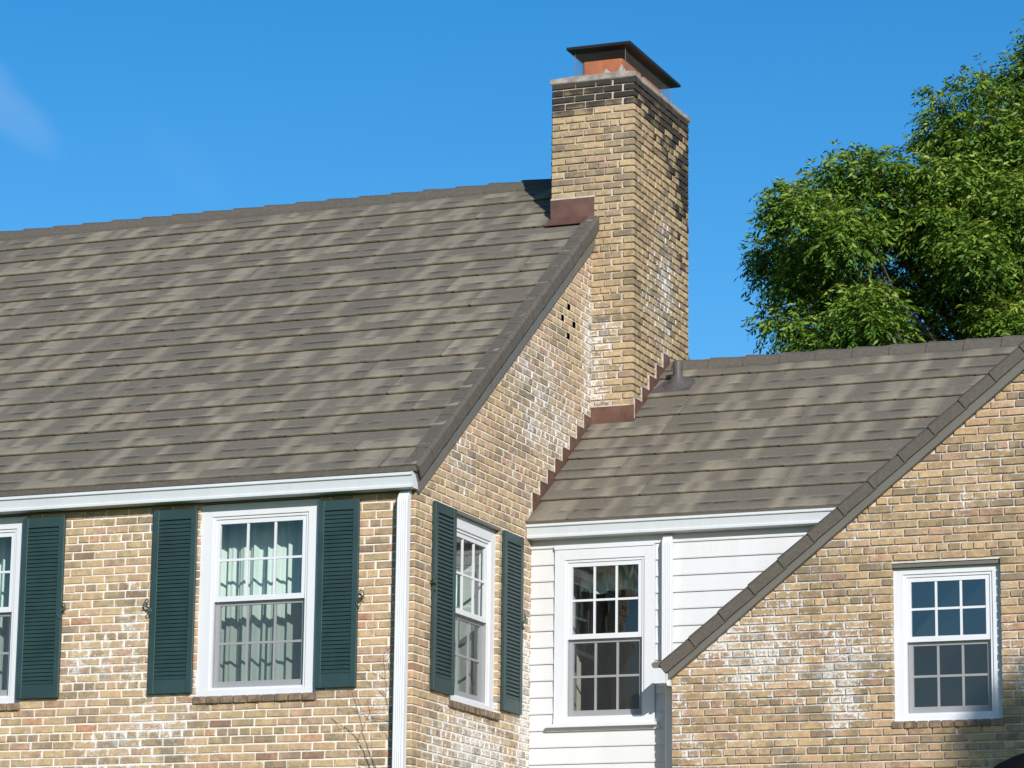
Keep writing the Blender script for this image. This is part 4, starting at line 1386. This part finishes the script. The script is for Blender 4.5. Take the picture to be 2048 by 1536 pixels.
ridge_caps(mid_roof, CX1 + 0.10, -4.2, YRM, zmid(YRM), RMID, step=0.352)
MB(FMID).box(XC + 0.008, -4.0, 6.180, 6.295, 0.0, 0.020).build('eave_fascia', M_WHITE, midw)
MB(FMID).box(XC + 0.010, -4.0, 6.302, 6.336, 0.02, 0.150).build('drip_edge', M_CAPT, midw)
gutter(FMID, midw, XC + 0.014, -5.5, 6.180, 0.022, end0=True)
downspout(FMID, midw, -9.020, -8.935, 5.02, 6.180, 0.024, 0.092)

# vent pipe
px_, py_ = -9.60, 27.90
pz = zmid(py_)
vp = MB()
n = 20
def circ(r_, z, tilt=0.0, sy=1.0):
    return [(px_ + r_ * math.cos(2 * math.pi * i / n), py_ + sy * r_ * math.sin(2 * math.pi * i / n), z + tilt * sy * r_ * math.sin(2 * math.pi * i / n)) for i in range(n)]
vp.loft([circ(0.17, pz + 0.022, RMID, 0.8), circ(0.155, pz + 0.034, RMID, 0.8), circ(0.10, pz + 0.055, 0.5, 0.9), circ(0.068, pz + 0.085, 0.15), circ(0.060, pz + 0.105), circ(0.046, pz + 0.108), circ(0.046, pz + 0.245), circ(0.040, pz + 0.247), circ(0.038, pz + 0.15)], caps=False)
vpo = vp.build('vent_pipe', M_PIPE, midw, smooth=False)
FV = Frame(FRD.p(0, 0, 0), FRD.u, FRD.v, FRD.w)
vv = (py_ - 25.735) * kD
MB(FRD).prism([(px_ - 0.23, vv - 0.15), (px_ + 0.16, vv - 0.145), (px_ + 0.14, vv + 0.11), (px_ - 0.15, vv + 0.12)], 0.026, 0.031).build('pipe_flashing', M_PIPE, vpo)

# ------------------------------------------------------------------ right gabled wing
WW = (-6.925, -6.008, 4.487, 5.735)
rk_w = lambda u: 7.311 + (u + 5.775) * RFB
RWG = RFB
Hw = 5.887; CW = 0.0682
hw = [(WW[0], WW[1], WW[2] - 0.078, WW[3] + 0.035)]
XWE = XWR * 2 - XW
ww = wall_mesh(FW, XW, XWE, 3.0, 8.4, hw, hps=[(-RWG, 1, 7.311 + 5.775 * RWG + 0.05), (RWG, 1, 7.311 + 5.775 * RWG + 0.05 + 2 * RWG * XWR)]).build('front_wall', M_MORTAR_W, wing)
MB(FW).add([(XW, 0, 0.004), (XWE, 0, 0.004), (XWE, 3.35, 0.004), (XW, 3.35, 0.004)], [(0, 1, 2, 3)]).build('lower_front_wall', M_LOWER, wing, recalc=False)
MB().add([(XW, YW, 0), (XW, YMID + 0.1, 0), (XW, YMID + 0.1, 4.98), (XW, YW, 4.98), (XWE, YW, 0), (XWE, 31, 0), (XWE, 31, 4.9), (XWE, YW, 4.9)], [(0, 3, 2, 1), (4, 5, 6, 7)]).build('side_wall', M_LOWER, wing, recalc=False)
vw = View(lambda u, v: u < -5.65 and 4.0 < v, 5.4)
MB(FW).add([(-4.598, 3.35, 0.004), (XWE, 3.35, 0.004), (XWE, 7.311 + 5.775 * RWG + 2 * RWG * XWR - RWG * XWE, 0.004), (-4.598, 7.311 + 5.775 * RWG + 2 * RWG * XWR + RWG * 4.598, 0.004)], [(0, 1, 2, 3)]).build('far_front_wall', M_LOWER, wing, recalc=False)
print('wing bricks', lay_bricks(FW, XW + 0.001, -4.6, 8.2, 3.36, Hw, CW, MOD, hw, M_BRICK_W, ww, limit=lambda u, v: v < rk_w(u) + 0.02, view=vw))
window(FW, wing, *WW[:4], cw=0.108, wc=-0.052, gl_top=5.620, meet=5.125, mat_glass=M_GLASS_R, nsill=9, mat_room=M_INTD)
MB(FW).box(WW[0] + 0.001, WW[1] - 0.001, WW[3] + 0.001, WW[3] + 0.034, -0.06, -0.012).build('lintel_strip', M_FASCIA, wing)

# wing roof: left slope, upslope direction +x
RWG = RWS
kW = math.hypot(1, RWG)
eaveX = -8.955
def zw(x): return ZE + RWG * (x - eaveX)
FLW = Frame((eaveX, YW - 0.075, zw(eaveX)), (0, -1, 0), (1 / kW, 0, RWG / kW), (-RWG / kW, 0, 1 / kW))
def back_y(x):
    z = zw(x)
    return min(28.3, max(YMID, 27.336 + (z - 7.50) / RMID))
wr = MB()
pts = [(eaveX + .01, YW - 0.06), (XWR, YW - 0.06), (XWR, back_y(XWR)), (-7.3, back_y(-7.3)), (eaveX + .01, YMID)]
wr.add([(x, y, zw(x) - 0.004) for x, y in pts], [tuple(range(len(pts)))])
wr.add([(2 * XWR - x, y, zw(x) - 0.004) for x, y in pts], [tuple(range(len(pts)))[::-1]])
wing_roof = wr.build('roof', M_CAPT, wing, recalc=False)
# tiles on the left slope
eW = 0.36
for k in range(int((XWR - eaveX) * kW / eW)):
    v = k * eW; x = eaveX + (v + eW) / kW
    yb = back_y(x); a = -(yb - (YW - 0.075)); 
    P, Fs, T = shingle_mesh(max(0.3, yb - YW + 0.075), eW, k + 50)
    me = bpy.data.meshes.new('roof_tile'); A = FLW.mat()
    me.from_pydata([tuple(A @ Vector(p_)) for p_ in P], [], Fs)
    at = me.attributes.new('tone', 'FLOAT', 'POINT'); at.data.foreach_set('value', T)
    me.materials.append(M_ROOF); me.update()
    o = bpy.data.objects.new('roof_tile', me)
    o.location = FLW.p(-(yb - YW + 0.075), v, 0) - wing.location
    o.parent = wing_roof; col.objects.link(o)
# rake: u up the slope, v = +y inwards, w roof normal
FRW = Frame((eaveX + 0.055, YW - 0.075, zw(eaveX + 0.055)), (1 / kW, 0, RWG / kW), (0, 1, 0), (-RWG / kW, 0, 1 / kW))
lenW = (XWR - eaveX - 0.055) * kW
rake_caps(wing_roof, FRW, lenW, 15, 0.12, 0.100, 0.022, proud=0.024)
FRW2 = Frame((XWR * 2 - eaveX - 0.055, YW - 0.075, zw(eaveX + 0.055)), (-1 / kW, 0, RWG / kW), (0, 1, 0), (RWG / kW, 0, 1 / kW))
rake_caps(wing_roof, FRW2, lenW, 15, 0.12, 0.112, 0.022)
# rake fascia board, cut plumb at the foot
dz = 0.252
def rf(s):
    P = []
    x0_, x1_ = eaveX + 0.115, XWR
    poly = [(x0_, zw(x0_) - 0.02), (x0_, rk_w(x0_)), (x1_, rk_w(x1_)), (x1_, zw(x1_) - 0.02)]
    if s < 0: poly = [(2 * XWR - a, b) for a, b in poly][::-1]
    return MB(front(YW - 0.075)).prism(poly, -0.072, -0.004)
rf(1).build('rake_fascia', M_FASCIA, wing); rf(-1).build('rake_fascia', M_FASCIA, wing)
# eave of the wing along its left side
MB().box(eaveX + 0.012, XW - 0.02, YW - 0.07, YMID, 4.960, 4.985).build('drip_edge', M_CAPT, wing)
MB().box(XW - 0.028, XW - 0.004, YW - 0.055, YMID, 4.82, 5.02).build('eave_fascia', M_WHITE, wing)
FGW = Frame((XW - 0.028, 0, 0), (0, -1, 0), (0, 0, 1), (-1, 0, 0))
gutter(FGW, wing, -YMID + 0.02, -(YW - 0.09), 4.838, 0.0, end1=True)
# closed tile end above the gutter
MB(front(YW - 0.082)).prism([(-8.985, 4.985), (-8.965, 4.962), (-8.86, 4.962), (-8.842, 5.0), (-8.87, 5.022), (-8.965, 5.022), (-8.988, 5.005)], -0.03, 0.0).build('eave_end_cap', M_FASCIA, wing)
MB().cbox(-8.945, -8.868, YW + 0.145, YW + 0.225, 0.2, 4.84, 0.006).build('downspout', M_WHITE, wing)

# ------------------------------------------------------------------ curtains (hang inside, things of their own)
def curtain(name, fr, u0, u1, v0, v1, w, label, seed, amp=0.035, folds=9, scallop=0.0, tie=False):
    r = random.Random(seed)
    nu, nv = folds * 10, 14
    ph = [r.uniform(0.7, 1.3) for _ in range(folds + 1)]
    mb = MB(fr); P = []
    for j in range(nv + 1):
        t = j / nv
        for i in range(nu + 1):
            s = i / nu
            f = s * folds
            a = amp * math.sin(f * 2 * math.pi + 0.4 * math.sin(3 * f)) * ph[int(f) % len(ph)]
            a += 0.4 * amp * math.sin(f * 4.3 * math.pi + seed)
            z = v1 + (v0 - v1) * t
            if scallop and j == nv: z += scallop * (0.5 + 0.5 * math.cos(s * 2 * math.pi * 2.0))
            P.append((u0 + (u1 - u0) * s + 0.012 * t * math.sin(f * 1.7 + seed), z, w + a * (0.75 + 0.35 * t)))
    Fs = [(j * (nu + 1) + i, j * (nu + 1) + i + 1, (j + 1) * (nu + 1) + i + 1, (j + 1) * (nu + 1) + i) for j in range(nv) for i in range(nu)]
    mb.add(P, Fs)
    o = mb.build(name, M_CURT, None, smooth=True, recalc=False)
    o['label'] = label; o['category'] = 'curtain'
    return o
curtain('curtain', FM, -12.62, -11.12, 4.40, 6.22, -0.34, 'pleated mint green curtain behind the front window between two full green shutters', 3, folds=14)
curtain('curtain', FM, -15.3, -13.85, 4.40, 6.22, -0.34, 'pleated mint green curtain behind the window cut off by the left edge of the photo', 5, folds=14)
curtain('curtain', FG, 24.50, 25.65, 4.40, 5.98, -0.36, 'mint green curtain inside the narrow looking window of the side gable wall', 8, folds=12)
curtain('valance', FMID, -9.92, -9.20, 5.74, 6.03, -0.34, 'short scalloped mint valance inside the top of the white siding section window', 9, folds=6, scallop=0.06)

# ------------------------------------------------------------------ dry vine on the front wall
vine = MB(FM)
rv = random.Random(5)
def branch(u, v, ang, ln, r_, depth):
    pts = [(u, v, 0.014)]; n = max(4, int(ln / 0.05))
    for i in range(n):
        ang += rv.uniform(-0.28, 0.28)
        u += math.cos(ang) * ln / n; v += math.sin(ang) * ln / n
        if u > -10.40: u -= 0.02; ang = max(ang, 1.75)
        if u < -10.95: break
        pts.append((u, v, 0.013 + rv.uniform(0, 0.006)))
        if depth < 3 and rv.random() < 0.32:
            branch(u, v, ang + rv.choice((-1, 1)) * rv.uniform(0.5, 1.1), ln * rv.uniform(0.25, 0.5), r_ * 0.6, depth + 1)
    if len(pts) > 1: vine.tube(pts, [r_ * (1 - 0.6 * i / len(pts)) for i in range(len(pts))], 4)
branch(-10.47, 3.5, 1.65, 1.1, 0.0036, 0)
branch(-10.50, 3.9, 2.2, 0.75, 0.0024, 2)
branch(-10.43, 3.6, 1.5, 1.3, 0.0022, 2)
vo = vine.build('climbing_vine', M_VINE, None)
vo['label'] = 'thin leafless vine stems clinging to the brick beside the white corner downspout'; vo['category'] = 'vine'

# ------------------------------------------------------------------ tree
def make_leaves(name, parent, centres, radii, nper, leaf, seed, root_loc, droop=0.42):
    g = np.random.default_rng(seed)
    allv, allt = [], []
    for (c, r_, n_) in zip(centres, radii, nper):
        c = np.array(c, float); r_ = np.array(r_, float)
        # sprays: groups of leaves on the shell and inside
        ns = n_ // 11
        d = g.normal(size=(ns, 3)); d /= np.linalg.norm(d, axis=1)[:, None]
        rad = g.random(ns) ** 0.42
        rad *= 1 + 0.16 * g.normal(size=ns) * (rad > .8)
        sc = c + d * rad[:, None] * r_
        k = 11
        base = np.repeat(sc, k, 0)
        dirn = np.repeat(d, k, 0)
        t = np.tile(np.arange(k), ns)[:, None] / k
        # twig leads outwards and bends down
        twig = dirn * np.array([1, 1, .5]) + g.normal(size=(ns, 3)).repeat(k, 0) * 0.5
        twig /= np.linalg.norm(twig, axis=1)[:, None]
        p = base + twig * t * 0.30 + np.array([0, 0, -1]) * (t ** 2) * 0.14
        sidev = np.cross(twig, np.array([0, 0, 1.0])); sidev /= (np.linalg.norm(sidev, axis=1)[:, None] + 1e-6)
        sg = np.where(np.arange(len(p)) % 2 == 0, 1.0, -1.0)[:, None]
        ld_ = twig * 0.5 + sidev * sg * g.uniform(0.5, 1.0, (len(p), 1)) + np.array([0, 0, -1]) * g.uniform(0.15, 1.1, (len(p), 1)) * droop * 1.6
        ld_ += g.normal(size=ld_.shape) * 0.22
        ld_ /= np.linalg.norm(ld_, axis=1)[:, None]
        nrm = np.cross(ld_, g.normal(size=ld_.shape) * 0.7 + np.array([0, 0, 1.0])); nrm /= np.linalg.norm(nrm, axis=1)[:, None] + 1e-6
        ll = leaf * g.uniform(0.7, 1.25, (len(p), 1)); wv = nrm * ll * 0.16
        bend = np.cross(nrm, ld_) * ll * 0.06
        v0 = p; v1 = p + ld_ * ll * 0.45 + wv - bend * -1; v2 = p + ld_ * ll; v3 = p + ld_ * ll * 0.45 - wv + bend
        allv.append(np.stack([v0, v1, v2, v3], 1).reshape(-1, 3))
        tn = np.clip(g.random(ns).repeat(k) * 0.35 + g.random(len(p)) * 0.35 + 0.15 + 0.32 * (dirn[:, 2] * np.repeat(rad, k)), 0, 1)  # leaves lighter up each clump: top light put into the tone
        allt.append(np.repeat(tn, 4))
    V = np.concatenate(allv) - np.array(root_loc); T = np.concatenate(allt).astype(np.float32)
    nq = len(V) // 4
    me = bpy.data.meshes.new(name)
    me.vertices.add(len(V)); me.vertices.foreach_set('co', V.astype(np.float32).ravel())
    me.loops.add(nq * 4); me.loops.foreach_set('vertex_index', np.arange(nq * 4, dtype=np.int32))
    me.polygons.add(nq); me.polygons.foreach_set('loop_start', np.arange(0, nq * 4, 4, dtype=np.int32)); me.polygons.foreach_set('loop_total', np.full(nq, 4, np.int32))
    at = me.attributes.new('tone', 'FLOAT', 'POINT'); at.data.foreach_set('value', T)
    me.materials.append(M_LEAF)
    me.update(calc_edges=True); me.validate()
    o = bpy.data.objects.new(name, me); col.objects.link(o); o.parent = parent
    return o

def img_dir(x, y):
    return F + rr * ((x - 1024) / 6441.6) - uu * ((y - 768) / 6441.6)
TD = 46.0
def at_img(x, y, off=0.0):
    d = img_dir(x, y); return Vector((0, 0, 1.6)) + d * (TD + off)
S = TD / 6441.6
clumps = [  # x, y, radius px, depth offset, density factor
    (1600, 430, 62, -0.6, 1), (1560, 400, 34, -0.3, 1), (1650, 385, 52, 0.1, 1), (1700, 345, 52, 0.2, 1), (1760, 335, 44, 0.0, 1), (1800, 345, 38, 0.4, 1),
    (1550, 535, 48, -0.2, 1), (1610, 560, 62, -0.8, 1), (1535, 500, 28, 0.2, .8), (1680, 470, 70, -0.9, 1), (1740, 420, 66, -0.4, 1),
    (1545, 640, 30, 0.2, .9), (1600, 650, 50, -0.2, 1), (1660, 690, 62, -0.6, 1), (1740, 620, 66, -1.2, 1), (1690, 590, 46, -1.0, .9),
    (1790, 690, 60, -1.0, 1), (1880, 230, 34, 0.6, .9), (1875, 185, 16, 0.7, .8), (1950, 180, 40, 0.8, .9), (1965, 140, 14, 0.8, .7), (2020, 190, 50, 0.9, 1), (2060, 140, 50, 0.8, 1),
    (1900, 290, 56, 0.5, 1), (1860, 290, 30, 0.5, .9), (1880, 360, 62, -0.1, 1), (1960, 280, 70, 0.3, 1), (2040, 300, 80, 0.2, 1), (1960, 390, 74, -0.3, 1), (2050, 420, 84, -0.6, 1),
    (1880, 450, 66, -0.8, 1), (1950, 500, 62, -1.0, 1), (2030, 540, 66, -1.4, 1), (1920, 600, 40, -0.2, .8), (1990, 640, 56, -1.2, 1), (2060, 660, 66, -1.4, 1), (1900, 545, 50, -1.1, .9),
    (2130, 250, 110, 0.5, 1), (2160, 420, 130, -0.2, 1), (2150, 600, 120, -0.6, 1), (2250, 330, 140, 0.8, 1), (2280, 520, 140, 0.3, 1), (2120, 90, 70, 1.0, 1), (2220, 180, 110, 1.4, 1),
    (1850, 560, 48, 0.4, .9), (1830, 480, 66, 0.8, .9), (1815, 430, 50, 0.2, 1), (1890, 680, 56, 0.6, .7), (1960, 700, 50, 1.0, .6), (1690, 560, 110, 1.6, .6), (1800, 620, 90, 1.6, .7), (1950, 420, 150, 2.6, .6), (2050, 600, 150, 2.6, .5), (1600, 500, 70, 1.0, .7), (1740, 690, 60, 0.8, .8),
    (1720, 760, 110, 0.0, .7), (1880, 800, 120, -0.3, .7), (2040, 800, 130, -0.6, .7), (2200, 760, 150, 0, .7), (1600, 760, 70, 0.4, .6)]
cs, rs, ns = [], [], []
rt = random.Random(4)
for (x, y, r_, off, dn) in clumps:
    off += rt.uniform(-0.7, 0.7)
    cs.append(tuple(at_img(x, y, off)))
    rad = r_ * S * 0.95
    rs.append((rad * 1.0, rad * 1.25, rad * 0.88))
    ns.append(int(dn * 2500 * (rad / 0.42) ** 2.1))
base = at_img(2080, 700, 0.6)
tree_loc = (base.x, base.y, 0)
tree = thing('leafy_tree', tree_loc, 'large green leafy tree rising behind the right hand roof ridge', 'tree')
tk = MB()
def tubew(pts, r_):
    tk.tube(pts, r_, 9)
crown0 = Vector((base.x, base.y, 5.0))
tubew([(base.x, base.y, -0.1), (base.x + .05, base.y, 2.5), tuple(crown0), (base.x - .1, base.y + .1, 8.5), (base.x + .1, base.y, 11), (base.x, base.y, 13.5)], [0.42, 0.34, 0.29, 0.22, 0.13, 0.04])
for i, (c, (x, y, r_, off, dn)) in enumerate(zip(cs, clumps)):
    if dn < 0.8 and r_ > 40: continue
    c = Vector(c)
    h = min(c.z - 0.9, 11.5) - abs(c.x - base.x) * 0.35
    s = Vector((base.x, base.y, max(3.2, h)))
    m1 = s.lerp(c, 0.45) + Vector((0, 0, -0.25 + R(-.1, .1))); 
    q = 0.035 + 0.02 * R(0, 1)
    tubew([tuple(s), tuple(m1), tuple(c)], [q * 1.9, q * 1.1, 0.012])
    for _ in range(3):
        e_ = c + Vector((R(-1, 1), R(-1, 1), R(-.4, 1))).normalized() * r_ * S * 0.8
        tubew([tuple(m1.lerp(c, .5)), tuple(e_)], [0.018, 0.005])
tk.build('trunk', M_BARK, tree, recalc=False)
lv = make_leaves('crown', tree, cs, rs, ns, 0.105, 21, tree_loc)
lv['kind'] = 'stuff'
print('leaves', sum(ns))

# ------------------------------------------------------------------ unseen tree added at the right to cast a soft shadow on the wall
def side_tree():
    P = Vector((-5.1, 25.53, 3.95))
    D = Vector((0.79, -1.0, 0.52))
    c = P + D * 15.0
    t = thing('shadow_tree', (c.x, c.y, 0), 'unseen tree added past the right edge to shade brick below the right window', 'tree')
    k = MB()
    k.tube([(c.x, c.y, -0.1), (c.x + .1, c.y, c.z * 0.5), (c.x, c.y + .1, c.z + 0.8)], [0.16, 0.11, 0.03], 8)
    C2, R2, N2 = [], [], []
    for i in range(14):
        a = i * 2.4; h = -1.0 + 2.0 * i / 13
        q = c + Vector((math.cos(a) * 0.5, math.sin(a) * 0.5, h * 0.75))
        k.tube([(c.x, c.y, q.z - 0.4), tuple(q)], [0.04, 0.01], 5)
        C2.append(tuple(q)); R2.append((0.42, 0.42, 0.36)); N2.append(3200)
    k.build('trunk', M_BARK, t, recalc=False)
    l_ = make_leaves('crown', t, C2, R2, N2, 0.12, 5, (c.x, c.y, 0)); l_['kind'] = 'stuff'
side_tree()

# ------------------------------------------------------------------ black mirror housing near the camera, bottom right corner
d = img_dir(2105, 1588)
mc = Vector((0, 0, 1.6)) + d * 2.2
mt = thing('vehicle_mirror', tuple(mc), 'blurred black rounded edge close to the camera in the bottom right corner', 'car mirror')
mm = MB(); rings = []
px = 2.2 / 6441.6
for i in range(9):
    t_ = -1 + 2 * i / 8; rr2 = math.sqrt(max(0.02, 1 - t_ ** 4))
    rings.append([tuple(mc + rr * (165 * px * rr2 * math.cos(a_)) + uu * (92 * px * rr2 * math.sin(a_) + 22 * px * rr2 * math.cos(a_)) + F * (t_ * 0.03)) for a_ in [q * 2 * math.pi / 28 for q in range(28)]])
mm.loft(rings)
mm.build('mirror_housing', M_BLACK, mt, smooth=True)
MB().tube([tuple(mc - uu * 0.02), tuple(mc - uu * 0.1 + rr * 0.05), tuple(mc - uu * 0.16 + rr * 0.2)], 0.012, 8).build('mirror_arm', M_BLACK, mt)
